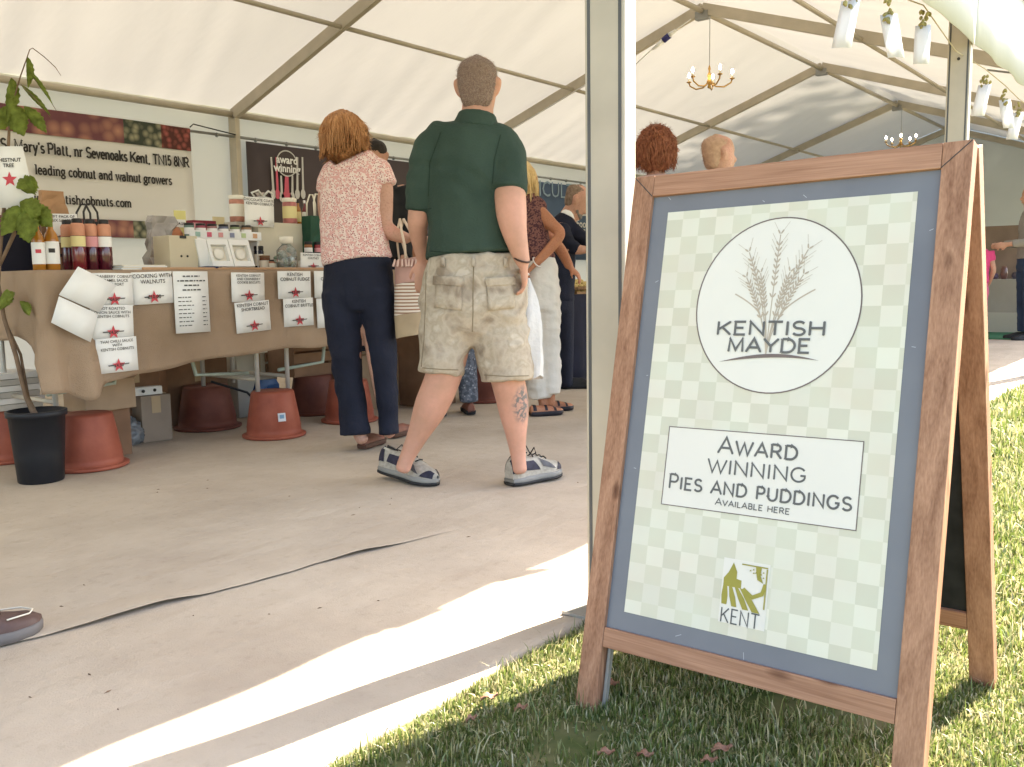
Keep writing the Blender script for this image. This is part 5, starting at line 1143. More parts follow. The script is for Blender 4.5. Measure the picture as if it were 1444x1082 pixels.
# ================================================================== people
SKIN = skin_mat('skin',(.4,.215,.15),(.48,.27,.195),(.57,.3,.23)); SKINP = skin_mat('pink_skin',(.42,.23,.165),(.5,.285,.21),(.6,.3,.235)); SKINT = skin_mat('tanned_skin',(.36,.155,.085),(.44,.195,.11),(.52,.22,.14))
def nz(v): v = V(v); return v.normalized()
RH = R0.copy(); DH = F0.copy()               # right and away, as the shoppers stand
def hand(wr, d, nrm, sz=1.0, curl=.8, thumb=1):
    d = nz(d); nrm = V(nrm); nrm = nz(nrm-d*nrm.dot(d)); s = d.cross(nrm); C_ = []
    C_.append(('s', s, [(wr-d*.02*sz,.027*sz,.021*sz),(wr+d*.03*sz,.034*sz,.017*sz),(wr+d*.085*sz,.039*sz,.013*sz)]))
    for i, L_ in enumerate((.066,.076,.07,.054)):
        L_ *= sz; r0 = wr+d*(.083-.004*abs(i-1.3))*sz+s*(-.03+.0205*i)*sz*thumb; p1 = r0+(d*math.cos(curl*.35)+nrm*math.sin(curl*.35))*L_*.45; p2 = p1+(d*math.cos(curl)+nrm*math.sin(curl))*L_*.33; p3 = p2+(d*math.cos(curl*1.6)+nrm*math.sin(curl*1.6))*L_*.28
        C_.append(('s', s, [(r0-d*.02*sz,.0095*sz,.0095*sz),(r0,.0095*sz,.009*sz),(p1,.0088*sz,.0085*sz),(p2,.008*sz,.008*sz),(p3,.007*sz,.007*sz)]))
    r0 = wr+d*.022*sz-s*.024*sz*thumb; p1 = r0+(d*.6-s*.65*thumb+nrm*.3).normalized()*.04*sz; p2 = p1+(d*.85-s*.15*thumb+nrm*.5).normalized()*.032*sz
    C_.append(('s', s, [(r0,.014*sz,.013*sz),(p1,.0105*sz,.0105*sz),(p2,.0085*sz,.0085*sz)])); return C_
HSEC = [(-.12,.032,.034,.05),(-.1,.053,.056,.034),(-.06,.067,.08,.016),(-.01,.077,.093,.004),(.035,.082,.099,-.003),(.075,.076,.09,-.006),(.099,.06,.074,-.007),(.112,.04,.05,-.007),(.118,.02,.026,-.007)]
def head(c, up, fwd, k=1.0, face=True):
    up = nz(up); fwd = V(fwd); fwd = nz(fwd-up*fwd.dot(up)); s = fwd.cross(up); c = V(c); C_ = []
    C_.append(('s', s, [(c+up*z*k+fwd*o*k, rx*k, ry*k) for z, rx, ry, o in HSEC]))
    for q in (-1,1):
        e0 = c+s*q*.079*k-fwd*.008*k; C_.append(('s', fwd, [(e0-up*.034*k,.01*k,.006*k),(e0-up*.01*k+s*q*.008*k,.015*k,.008*k),(e0+up*.018*k+s*q*.014*k-fwd*.006*k,.018*k,.008*k),(e0+up*.032*k+s*q*.012*k-fwd*.006*k,.01*k,.006*k)]))
    if face:
        n0 = c+fwd*.095*k; C_.append(('s', s, [(n0+up*.02*k-fwd*.012*k,.007*k,.008*k),(n0-up*.008*k+fwd*.005*k,.01*k,.012*k),(n0-up*.026*k+fwd*.014*k,.016*k,.013*k),(n0-up*.034*k,.012*k,.01*k)]))
        C_.append(('s', up, [(c+fwd*.088*k-up*.062*k-s*.022*k,.006*k,.006*k),(c+fwd*.095*k-up*.062*k,.009*k,.009*k),(c+fwd*.088*k-up*.062*k+s*.022*k,.006*k,.006*k)]))
        C_.append(('s', up, [(c+fwd*.078*k+up*.03*k-s*.045*k,.007*k,.006*k),(c+fwd*.092*k+up*.032*k,.008*k,.007*k),(c+fwd*.078*k+up*.03*k+s*.045*k,.007*k,.006*k)]))
    return C_
def eyes(c, up, fwd, par, k=1.0):
    up = nz(up); fwd = nz(V(fwd)-up*V(fwd).dot(up)); s = fwd.cross(up)
    for q in (-1,1):
        b = MB(); p = c+fwd*.084*k+s*q*.032*k+up*.008*k; b.lathe(p,[(.002,-.009),(.009,-.004),(.01,0),(.009,.004),(.002,.009)],8,s); b.build('eye',M('eye_dark',(.05,.035,.03),.2),par,True)
        b = MB(); b.tube([p+up*.024*k-s*.018*k,p+up*.03*k+fwd*.004,p+up*.023*k+s*.018*k],.004,5); b.build('eyebrow',M('brow_brown',(.1,.07,.05),.9),par,True)
def cap_hair(c, up, fwd, mat, par, k=1.0, low=-.06, grow=1.06, voxel=.01, wr=.003, shift=.012, hi=.118):
    """short hair: covers crown, back and sides down to the nape"""
    up = nz(up); fwd = nz(V(fwd)-up*V(fwd).dot(up)); s = fwd.cross(up); ch = []
    for z in np.linspace(low,hi,9):
        zz = [h[0] for h in HSEC]; rx = np.interp(z,zz,[h[1] for h in HSEC]); ry = np.interp(z,zz,[h[2] for h in HSEC]); o = np.interp(z,zz,[h[3] for h in HSEC])
        f = max(0,(.055-z)/.115); ch.append((c+up*z*k+fwd*(o-shift-.05*f)*k,(rx*grow)*k*(1-.06*f),(ry*grow*(1-.5*f))*k))
    return fuse('hair',[('s',s,ch)],mat,par,voxel=voxel,smooth=2,wrinkle=wr,wscale=60)
def locks(c, up, fwd, mat, par, rx, ry, top, low, n=170, r=.006, flick=.02, back=180, curl=0):
    """tapered strands lying over a hair mass"""
    up = nz(up); fwd = nz(V(fwd)-up*V(fwd).dot(up)); s = fwd.cross(up); b = MB(); rnd = random.Random(int(rx*9999))
    for i in range(n):
        a = math.radians(rnd.uniform(-back*.82,back*.82)); d = -fwd*math.cos(a)+s*math.sin(a); t0 = rnd.uniform(.0,.55); pts = []; rs = []
        q = rnd.uniform(-.3,.3); kk = rnd.uniform(.98,1.06); l1 = rnd.uniform(.72,1.05)
        for j in range(7):
            t = t0+(l1-t0)*j/6; th = t*math.pi*.62; zz = top-(top-low)*(1-math.cos(th))/(1-math.cos(math.pi*.62)); rr = math.sin(min(th,math.pi*.62))**.8
            aa = a+q*t*.5; dd = -fwd*math.cos(aa)*ry+s*math.sin(aa)*rx
            w_ = V((rnd.gauss(0,1),rnd.gauss(0,1),rnd.gauss(0,1)))*curl; pts.append(c+up*zz+dd*rr*kk+w_+dd.normalized()*flick*(t-.9 if t > .9 else 0)*3); rs.append(r*(1.1-.75*j/6))
        b.tube(pts,rs,5)
    return b.build('hair_locks',mat,par,True)
def P(px, py, d): return at(px, py, d)
def chain(lst, d, kd=None):
    """(px, py, half width in px, half depth in m[, depth shift])"""
    k = d/FPX; return [(at(q[0],q[1],d+(q[4] if len(q) > 4 else 0)), q[2]*k, q[3]) for q in lst]
def shoe(heel, toe, wd, par, upper, sole, patches=(), h=.085, nm='shoe', lace=None, outsole=None):
    heel, toe = V(heel), V(toe); t = toe-heel; L_ = t.length; t.normalize(); s = nz(t.cross(UP)); u = s.cross(t)
    W = lambda x: wd*(np.interp(x,[0,.08,.3,.5,.72,.88,.96,1],[.5,.66,.66,.74,1,.82,.5,.12]))
    Hh = lambda x: h*np.interp(x,[0,.06,.2,.36,.5,.65,.8,.92,1],[.82,1,.92,.86,.86,.68,.5,.42,.22])
    base = lambda x: .012+.01*(2*x-1)**2
    def Sf(x, a, g=0.0): return heel+t*(L_*x)+s*((W(x)+g)*math.cos(a)**1 if True else 0)+u*(.022+base(x)*0+(Hh(x)+g)*math.sin(a)**.75)
    b = MB(); b.grid([[Sf(x,a) for a in np.linspace(0,math.pi,15)] for x in np.linspace(0,1,22)]); b.add([Sf(0,a) for a in np.linspace(0,math.pi,15)],[tuple(range(15))]); o = b.build(nm,upper,par,True)
    b = MB(); rows = []
    for z, g in ((-.0,-.006),(.004,.004),(.026,.007),(.03,.002)):
        rows.append([heel+t*(L_*x)*(1)+s*(sg*(W(x)+g))+u*(z+(.02*max(0,x-.7)**1.5 if z < .02 else 0)+(.02*max(0,.22-x) if z < .02 else 0)) for sg, xs_ in ((1,np.linspace(0,1,16)),(-1,np.linspace(1,0,16))) for x in xs_])
    rows = [r+[r[0]] for r in rows]; b.grid(rows); b.add(rows[0][:-1],[tuple(range(32))]); b.add(rows[-1][:-1],[tuple(range(32))[::-1]]); b.build('sole',sole,o,True)
    for pch in patches:
        mt = pch[-1]; q4 = [(pch[0],pch[2]),(pch[1],pch[2]),(pch[1],pch[3]),(pch[0],pch[3])] if not isinstance(pch[0], tuple) else pch[:4]
        for fl in ((0,1) if max(q[1] for q in q4) < math.pi/2 else (0,)):
            rows_ = []
            for i in range(8):
                u_ = i/7; row_ = []
                for j in range(6):
                    v_ = j/5; x = (q4[0][0]*(1-u_)+q4[1][0]*u_)*(1-v_)+(q4[3][0]*(1-u_)+q4[2][0]*u_)*v_; a = (q4[0][1]*(1-u_)+q4[1][1]*u_)*(1-v_)+(q4[3][1]*(1-u_)+q4[2][1]*u_)*v_
                    row_.append(Sf(x,math.pi-a if fl else a,.0022))
                rows_.append(row_)
            b = MB(); b.grid(rows_); b.build('overlay',mt,o,True)
    if outsole:
        b = MB(); rows_ = []
        for z, g in ((-.004,-.002),(-.001,.0085),(.009,.0095),(.0105,.006)):
            rows_.append([heel+t*(L_*x)+s*(sg*(W(x)+g))+u*(z+.02*max(0,x-.7)**1.5+.02*max(0,.22-x)) for sg, xs_ in ((1,np.linspace(0,1,16)),(-1,np.linspace(1,0,16))) for x in xs_])
        rows_ = [r_+[r_[0]] for r_ in rows_]; b.grid(rows_); b.add(rows_[0][:-1],[tuple(range(32))]); b.build('outsole',outsole,o,True)
    if lace:
        for k in range(4):
            x = .42+.08*k; b = MB(); b.tube([Sf(x,math.pi*.36,.004),Sf(x+.02,math.pi*.5,.007),Sf(x,math.pi*.64,.004)],.003,5); b.build('lace',lace,o,True)
        c = Sf(.42,math.pi/2,.008)
        for q in (-1,1): b = MB(); b.tube([c,c+s*q*.025+u*.03,c+s*q*.045+u*.012-t*.01,c+s*q*.02-u*.0],.0028,5); b.build('lace',lace,o,True)
    return o

# ------------------------------------------------------------------ man in green polo shirt and camouflage shorts
D = 3.62; base = (gz(577,690)+gz(750,688))/2; base.z = .01
man = empty('person', base, 'man from behind in dark green polo shirt, camouflage shorts and trainers, walking', 'person')
def tattoo_skin():
    m, t, bs = nodes_mat('tattooed_skin',.55); N, L = t.nodes, t.links; tc = N.new('ShaderNodeTexCoord')
    n = N.new('ShaderNodeTexNoise'); n.inputs['Scale'].default_value = 6; n.inputs['Detail'].default_value = 7; n.inputs['Roughness'].default_value = .68; L.new(tc.outputs['Object'],n.inputs['Vector']); r = N.new('ShaderNodeValToRGB')
    r.color_ramp.elements[0].position = .32; r.color_ramp.elements[0].color = (.42,.235,.16,1); r.color_ramp.elements[1].position = .7; r.color_ramp.elements[1].color = (.6,.315,.235,1); L.new(n.outputs['Fac'],r.inputs[0])
    c = at(737,570,D-.02); mp = N.new('ShaderNodeVectorMath'); mp.operation = 'SUBTRACT'; mp.inputs[1].default_value = c; L.new(tc.outputs['Object'],mp.inputs[0])
    ml = N.new('ShaderNodeVectorMath'); ml.operation = 'MULTIPLY'; ml.inputs[1].default_value = (1/.05,1/.05,1/.085); L.new(mp.outputs[0],ml.inputs[0])
    ln = N.new('ShaderNodeVectorMath'); ln.operation = 'LENGTH'; L.new(ml.outputs[0],ln.inputs[0])
    v = N.new('ShaderNodeTexNoise'); v.inputs['Scale'].default_value = 46; v.inputs['Detail'].default_value = 4; v.inputs['Distortion'].default_value = 1.0; L.new(tc.outputs['Object'],v.inputs['Vector'])
    lt = N.new('ShaderNodeMapRange'); lt.inputs['From Min'].default_value = .62; lt.inputs['From Max'].default_value = 1.05; lt.inputs['To Min'].default_value = 1; lt.inputs['To Max'].default_value = 0; L.new(ln.outputs['Value'],lt.inputs[0])
    vv = N.new('ShaderNodeValToRGB'); vv.color_ramp.elements[0].position = .44; vv.color_ramp.elements[1].position = .54; vv.color_ramp.elements[0].color = (.9,.9,.9,1); vv.color_ramp.elements[1].color = (.22,.22,.22,1); L.new(v.outputs['Fac'],vv.inputs[0])
    mm = N.new('ShaderNodeMath'); mm.operation = 'MULTIPLY'; L.new(lt.outputs[0],mm.inputs[0]); L.new(vv.outputs[0],mm.inputs[1])
    mx = N.new('ShaderNodeMix'); mx.data_type = 'RGBA'; L.new(mm.outputs[0],mx.inputs[0]); L.new(r.outputs[0],mx.inputs[6]); mx.inputs[7].default_value = (.11,.12,.12,1); L.new(mx.outputs[2],bs.inputs['Base Color'])
    bs.inputs['Subsurface Weight'].default_value = .12; bs.inputs['Subsurface Radius'].default_value = (.012,.005,.003); bs.inputs['Subsurface Scale'].default_value = 1
    bp = N.new('ShaderNodeBump'); bp.inputs['Strength'].default_value = .3; bp.inputs['Distance'].default_value = .004; L.new(n.outputs['Fac'],bp.inputs['Height']); L.new(bp.outputs[0],bs.inputs['Normal'])
    return m
facing = (RH*.12+DH).normalized()
hc = P(674,124,D); wr = P(738,370,D-.13); wl = P(597,368,D+.14)
body = head(hc,UP+DH*.06,facing,.98)+[chain([(674,140,21,.062),(673,165,24,.066),(672,185,30,.07)],D), chain([(668,195,48,.08),(665,250,52,.1),(668,320,52,.105),(670,400,56,.11),(669,450,50,.1)],D),
  chain([(700,200,18,.05),(715,225,20,.055,-.03),(719,272,22,.058,-.1),(721,300,21.5,.056,-.12),(725,325,18,.048,-.13),(732,352,13.5,.038,-.13),(738,372,10,.028,-.13)],D), chain([(615,205,16,.05),(600,240,18,.05),(592,300,17,.05,.02),(589,325,13.5,.042,.05),(597,368,9,.028,.14)],D),
  chain([(645,440,28,.085),(634,500,26,.08,.0),(622,540,25.5,.072,.0),(607,575,24,.068,.02),(590,612,16,.05,.04),(575,643,11.5,.038,.05),(568,662,11,.036,.05)],D), chain([(700,440,28,.085),(713,520,25,.075),(721,558,23.5,.068,.02),(725,585,21,.06,.03),(728,615,15,.048,.04),(731,645,11,.038,.05),(733,664,11,.036,.05)],D)]
body += hand(wr,P(740,400,D-.1)-wr,-RH,.98,.9,-1)+hand(wl,P(596,398,D+.12)-wl,DH,.95,.8)
fuse('body',body,tattoo_skin(),man,voxel=.0075,smooth=4)
crop = cap_hair(hc,UP+DH*.06,facing,M('cropped_grey_hair',(.16,.1,.08),.9,.3,150,.6,260,c2=(.3,.22,.18)),man,.98,low=-.085,grow=1.02,voxel=.008,wr=.0012)
stubble(crop,9000,.009,M('grey_hair_fibre',(.24,.18,.15),.7,.5,300,c2=(.5,.45,.41)),.55,crop)
POLO = M('dark_green_jersey',(.022,.043,.031),.85,.14,6,.4,160,c2=(.034,.06,.045))
sh = fuse('polo_shirt',[chain([(672,176,33,.075),(670,186,54,.092),(667,199,68,.112),(664,235,67,.13),(664,275,64,.14),(667,315,64,.145),(669,345,67,.15),(670,362,71,.155)],D),
  chain([(690,196,24,.075),(712,205,26,.075,-.02),(719,235,25,.07,-.06),(718,272,24.5,.068,-.1)],D), chain([(640,198,24,.075),(612,208,26,.075),(599,245,25,.07),(594,298,22,.062,.02)],D)],POLO,man,voxel=.0085,smooth=3,wrinkle=.006,wscale=6.5,flat=True,fold=(.0065,7.5))
fuse('collar',[chain([(673,161,26.5,.072),(672,171,30.5,.082),(671,184,38,.092)],D)],POLO,sh,voxel=.006,smooth=1,flat=True)
def camo():
    m, t, bs = nodes_mat('pale_camouflage',.95); N, L = t.nodes, t.links; tc = N.new('ShaderNodeTexCoord'); n = N.new('ShaderNodeTexNoise'); n.inputs['Scale'].default_value = 13; n.inputs['Detail'].default_value = 4; n.inputs['Distortion'].default_value = .3; L.new(tc.outputs['Object'],n.inputs['Vector'])
    r = N.new('ShaderNodeValToRGB'); e = r.color_ramp.elements; e[0].position = .33; e[0].color = (.25,.2,.15,1); e[1].position = .66; e[1].color = (.47,.41,.335,1)
    for p_, c in ((.43,(.36,.305,.24,1)),(.5,(.42,.36,.285,1)),(.57,(.35,.3,.23,1))): q = e.new(p_); q.color = c
    L.new(n.outputs['Fac'],r.inputs[0]); L.new(r.outputs[0],bs.inputs['Base Color']); n2 = N.new('ShaderNodeTexNoise'); n2.inputs['Scale'].default_value = 22; n2.inputs['Detail'].default_value = 5; L.new(tc.outputs['Object'],n2.inputs['Vector']); bp = N.new('ShaderNodeBump'); bp.inputs['Strength'].default_value = .5; bp.inputs['Distance'].default_value = .015; L.new(n2.outputs['Fac'],bp.inputs['Height']); L.new(bp.outputs[0],bs.inputs['Normal']); return m
CAMO = camo()
so_ = fuse('shorts',[chain([(671,362,66,.14),(671,380,70,.145),(669,410,75,.155),(668,440,76,.155),(668,468,55,.12),(668,488,22,.06)],D), chain([(636,425,42,.135),(630,470,40,.12),(624,505,34,.11),(621,527,32,.1)],D), chain([(700,425,44,.135),(706,470,42,.12),(712,505,39,.112),(715,537,38,.108)],D)],CAMO,man,voxel=.0085,smooth=2,wrinkle=.009,wscale=8,flat=True,fold=(.0065,8))
# back pockets, cargo pocket, belt loops
def patch_on(nm, quad, d, mat, par, th=.006):
    p = [at(x,y,d) for x, y in quad]; b = MB(); n = -CF; b.add(p+[q+n*th for q in p],[(3,2,1,0),(4,5,6,7),(0,1,5,4),(1,2,6,5),(2,3,7,6),(3,0,4,7)]); return b.build(nm,mat,par,bevel=.002)
rows = []
SEAM = M('seam_brown',(.22,.175,.115),.95,.1)
for q_ in ([(668,376),(667,410),(667,440),(666,470)],[(601,384),(600,430),(598,480),(594,520)],[(596,519),(620,521),(648,522)],[(683,529),(715,531),(748,530)]): seam(so_,q_,.0022,SEAM)
for q_ in ([(616,392),(652,394),(651,438),(614,434)],[(686,394),(722,392),(725,434),(688,438)]): pocket(so_,q_,CAMO,'back_pocket')
for q_ in ([(614,390),(654,392),(653,404),(613,402)],[(684,392),(724,390),(725,402),(685,404)]): pocket(so_,q_,CAMO,'pocket_flap',.0075)
pocket(so_,[(722,440),(744,438),(749,505),(728,510)],CAMO,'cargo_pocket',.008)
for x_ in (626,668,712): pocket(so_,[(x_-2.5,364),(x_+2.5,364),(x_+2.5,377),(x_-2.5,377)],CAMO,'belt_loop',.006,4)
for y in []: rows.append([at(709+(y-445)*.06+42*math.sin(a),y,D-.124*math.cos(a)) for a in np.linspace(.75,1.75,7)])
DSEAM = M('dark_green_seam',(.011,.026,.017),.9,.1)
for q_ in ([(697,266),(718,268),(738,265)],[(574,294),(592,296),(610,294)],[(622,186),(606,230),(604,280)],[(706,190),(697,225),(694,262)],[(606,354),(640,357),(690,357),(725,352)]): seam(sh,q_,.0018,DSEAM)
b = MB(); b.tube([at(736+11*math.cos(a),366-3*math.sin(a)+3*math.cos(a),D-.13+.036*math.sin(a)) for a in np.linspace(0,6.283,17)],.0042,6); b.build('wrist_strap',M('dark_strap',(.05,.025,.018),.5,.2),man,True)
SILVR = M('silver_mesh',(.36,.33,.28),.5,.2,60); MIDS = M('grey_midsole',(.23,.225,.21),.5,.15); DKPUR = M('dark_purple_mesh',(.022,.02,.038),.6,.3,60); BLKR = M('black_rubber',(.018,.018,.02),.6,.2)
pt = [((.17,.3),(.5,.22),(.4,.85),(.2,.8),DKPUR),((.55,.4),(.78,.3),(.68,.8),(.5,1.0),M('grey_panel',(.085,.085,.095),.6,.25,50)),((.8,.18),(.97,.15),(.97,1.2),(.9,1.0),DKPUR),((.0,.25),(.12,.25),(.09,1.3),(.0,1.3),DKPUR),((.1,1.15),(.3,1.25),(.3,1.5),(.1,1.5),BLKR),((.05,.95),(.2,.95),(.16,1.15),(.05,1.15),M('pale_cream_trim',(.45,.42,.36),.6,.1))]
h1, t1 = gz(540,676)+V((0,0,.035)), gz(617,689)+V((0,0,.004)); t1.z = .012
shoe(h1,t1,.05,man,SILVR,MIDS,pt,.098,lace=BLKR,outsole=BLKR); h2, t2 = gz(719,689), gz(789,674); h2.z = .012; t2.z = .018
h2 = t2+(h2-t2).normalized()*.285; shoe(h2,t2,.05,man,SILVR,MIDS,pt,.098,lace=BLKR,outsole=BLKR)
# white carrier bag in his right hand
bagm = fabric('white_polythene',(.72,.71,.7),.3,.05,6,.5,16)
e = empty('carrier_bag', at(746,460,D+.02), 'white carrier bag hanging from the man\'s right hand', 'bag'); rows = []
for t in np.linspace(0,1,14):
    y = 392+t*140; w_ = np.interp(t,[0,.2,.45,.8,1],[3,12,18,19,17]); cx = 744+4*t; ring = []
    for a in np.linspace(0,6.2832,17): ring.append(at(cx+w_*math.cos(a)*(1+.12*math.sin(5*a+7*t)),y+3*math.sin(3*a)*t,D+.03+.05*min(1,t*2.2)*math.sin(a)*(1+.25*math.sin(4*a+5*t))))
    rows.append(ring)
b = MB(); b.grid(rows); b.add(rows[-1][:-1],[tuple(range(16))]); b.build('bag_body',bagm,e,True)
b = MB(); b.tube([at(740,388,D-.0),at(742,384,D),at(746,388,D)],.005,6); b.build('handle',bagm,e,True)

# ------------------------------------------------------------------ woman in pink patterned blouse
D2 = 4.5; base = gz(515,633); base.z = .01
wom = empty('person', base, 'woman from behind in pink patterned blouse and flared navy trousers, holding a handbag', 'person')
hc = P(489,194,D2); fw = (-RH*.45+DH).normalized(); wr = P(576,336,D2-.02)
body = head(hc,UP+DH*.18-RH*.06,fw,.93)+[chain([(490,205,15,.05),(494,222,18,.052),(497,236,24,.06)],D2), chain([(500,240,32,.07),(499,290,35,.085),(503,350,38,.095),(505,400,40,.1)],D2),
  chain([(527,240,13,.045),(540,258,13.5,.046),(541,290,13.5,.046),(542,318,12.5,.042),(556,330,11,.036,-.02),(576,337,7.5,.026,-.02)],D2), chain([(470,240,12,.045),(460,275,12,.044,.05),(462,310,11,.04,.12),(480,330,9,.03,.25)],D2),
  chain([(488,420,24,.08),(492,520,18,.06),(503,600,10,.035),(512,622,9,.032)],D2), chain([(528,420,24,.08),(538,520,18,.06),(548,600,10,.035,.05),(552,612,9,.032,.06)],D2)]
body += hand(wr,RH*1.0+UP*.1,-UP-DH*.2,.88,1.2,1)+hand(P(480,330,D2+.25),DH,-UP,.85,.6)
fuse('body',body,SKINP,wom,voxel=.0075,smooth=4)
AUB = M('auburn_hair',(.3,.125,.045),.5,.3,30,.4,160,c2=(.54,.28,.125),stretch=(1,1,.35))
hu = UP+DH*.1-RH*.05
hr = fuse('hair',[('s',RH,chain([(482,163,14,.05),(483,172,25,.09),(484,186,31,.11),(484,200,32,.112),(482,214,27,.095,.02),(478,226,17,.06,.05)],D2)),('s',RH,chain([(508,180,10,.06),(512,200,8,.06),(508,216,5,.04)],D2))],AUB,wom,voxel=.008,smooth=3,wrinkle=.006,wscale=26)
locks(P(484,192,D2),hu,fw,AUB,hr,.115,.119,.117,-.1,420,.0036,.03,170,curl=.0025); stubble(hr,5000,.035,AUB,.8,hr)
BLOU = dots('pink_print_blouse',(.72,.58,.52),(.3,.05,.065),112,.34,third=(.62,.34,.31))
fuse('blouse',[chain([(496,226,26,.065),(499,233,38,.08),(500,248,44,.1),(497,275,45,.112),(496,305,45,.115),(500,340,48,.125),(504,370,50.5,.135)],D2), chain([(520,236,18,.07),(538,243,16.5,.064),(544,262,15.5,.06)],D2), chain([(478,236,16,.07),(465,250,15,.06,.02),(460,272,14,.058,.05)],D2)],BLOU,wom,voxel=.009,smooth=3,wrinkle=.006,wscale=7,flat=True,fold=(.005,7))
NAVT = M('navy_cotton',(.007,.009,.02),.85,.3,7,.4,45,c2=(.012,.015,.031))
fuse('trousers',[chain([(505,362,46,.12),(505,390,49,.13),(506,420,50,.135),(506,440,40,.11)],D2), chain([(484,415,31,.12),(486,470,25,.1),(491,530,20.5,.085),(498,580,20.5,.085),(501,613,22.5,.09)],D2), chain([(530,415,28,.12),(537,470,22,.1),(543,530,17,.085),(547,580,15,.085,.04),(549,613,15,.09,.04)],D2)],NAVT,wom,voxel=.009,smooth=2,wrinkle=.006,wscale=6,flat=True,fold=(.006,4.5))
BRN = M('tan_sandal',(.2,.075,.05),.5,.2,20); PSOLE = M('brown_sole',(.09,.045,.03),.7,.2)
f1 = gz(510,638); f1.z = .011; shoe(f1,f1+nz(RH*.35+DH)*.23,.038,wom,BRN,PSOLE,(),.055,'sandal'); f2 = gz(551,622); f2.z = .011; shoe(f2,f2+nz(RH*.5+DH)*.23,.038,wom,BRN,PSOLE,(),.055,'sandal')
# handbag
DB = D2-.06; e = empty('handbag', at(577,475,DB), 'pale striped tote handbag with cream straps on the woman\'s arm', 'handbag')
def bagpart(nm, y0, y1, wa, wb, mat, dd=.05):
    rows = []
    for t in np.linspace(0,1,5): y = y0+(y1-y0)*t; w_ = wa+(wb-wa)*t; rows.append([at(577+w_*math.cos(a)*(abs(math.cos(a))**-.35 if abs(math.cos(a)) > .2 else 1)*.86,y-(577-577)*.1-4*math.cos(a),DB+dd*math.sin(a)) for a in np.linspace(0,6.2832,21)])
    b = MB(); b.grid(rows); b.add(rows[-1][:-1],[tuple(range(20))]); b.add(rows[0][:-1],[tuple(range(20))[::-1]]); return b.build(nm,mat,e,True)
def stripes():
    m, t, bs = nodes_mat('striped_weave',.9); N, L = t.nodes, t.links; tc = N.new('ShaderNodeTexCoord'); w_ = N.new('ShaderNodeTexWave'); w_.bands_direction = 'Z'; w_.inputs['Scale'].default_value = 19; w_.inputs['Distortion'].default_value = .4; L.new(tc.outputs['Object'],w_.inputs['Vector'])
    r = N.new('ShaderNodeValToRGB'); r.color_ramp.elements[0].position = .35; r.color_ramp.elements[0].color = (.3,.17,.11,1); r.color_ramp.elements[1].position = .5; r.color_ramp.elements[1].color = (.66,.58,.5,1); L.new(w_.outputs['Fac'],r.inputs[0]); L.new(r.outputs[0],bs.inputs['Base Color']); return m
bagpart('top_panel',364,398,23,24,M('dusty_pink_leather',(.42,.24,.2),.6,.12,12)); bagpart('striped_panel',398.3,442,24.2,24.6,stripes(),.056); bagpart('base_panel',442.3,474,24.6,22,M('khaki_canvas',(.38,.29,.19),.9,.1,12),.055)
for dx in (-5,7):
    b = MB(); b.tube([at(566+dx*.4,309,DB),at(571+dx,325,DB-.02),at(578+dx*1.4,347,DB-.03),at(582+dx*2,368,DB-.03)],.007,6); b.tube([at(566+dx*.4,309,DB),at(561+dx*.4,330,DB+.05),at(568+dx,368,DB+.05)],.006,6); b.build('strap',M('cream_leather',(.6,.47,.36),.6,.08),e,True)
for k in range(9): b = MB(); b.tube([at(557+k*5,366,DB-.056),at(556+k*5+random.uniform(-2,2),376,DB-.062)],[.004,.006],5); b.build('tassel',M('pale_tassel',(.6,.42,.36),.8,.1),e)

# ------------------------------------------------------------------ woman in dark print top and white skirt
D3 = 5.6; base = gz(768,586); base.z = .01
w3 = empty('person', base, 'woman in dark print top and long white trousers, hand behind her back, partly hidden', 'person')
hc = P(738,256,D3); wr = P(757,370,D3-.12)
body = head(hc,UP,(RH*.3+DH).normalized(),.93)+[chain([(740,268,10,.05),(742,285,14,.055)],D3), chain([(744,290,24,.07),(750,330,22,.085),(758,370,24,.09),(762,410,25,.1)],D3),
  chain([(752,290,8,.045),(764,302,9.5,.046,-.03),(779,318,9,.042,-.06),(790,330,7.5,.036,-.08),(776,350,7.5,.034,-.1),(757,370,6,.026,-.12)],D3), chain([(745,292,9,.045,.1),(770,330,9,.042,.15),(790,352,8.5,.04,.15),(803,376,6.5,.028,.12)],D3),
  chain([(752,420,13,.06),(758,500,9,.045),(764,560,6,.032),(766,576,6,.03)],D3), chain([(772,420,12,.06),(775,500,9,.045),(777,560,6,.032),(778,570,6,.03)],D3)]
body += hand(wr,P(744,384,D3-.12)-wr,-UP,.88,.9)+hand(P(803,376,D3+.12),RH*.7-UP*.7,-UP+DH*.3,.88,.7)
fuse('body',body,SKINT,w3,voxel=.0085,smooth=3)
BLON = M('blonde_hair',(.5,.33,.13),.5,.25,30,.3,160,c2=(.66,.48,.25),stretch=(1,1,.3))
hr = fuse('hair',[chain([(738,232,10,.06),(738,245,18,.1),(739,262,19,.1),(741,280,13,.06)],D3)],BLON,w3,voxel=.009,smooth=2,wrinkle=.005,wscale=28); locks(P(738,256,D3),UP,DH,BLON,hr,.09,.11,.11,-.12,120,.005,.02,170)
PRT = dots('dark_print_top',(.16,.07,.06),(.4,.22,.19),120,.16,third=(.06,.025,.03))
fuse('top',[chain([(743,278,15,.07),(744,290,27,.09),(748,325,25,.1),(754,352,25,.11),(758,368,26,.115)],D3), chain([(748,284,11,.055),(757,290,9.5,.055,-.02)],D3)],PRT,w3,voxel=.01,smooth=3,wrinkle=.005,wscale=8)
WSK = fabric('white_linen',(.72,.69,.64),.15,.05,6,.4,14)
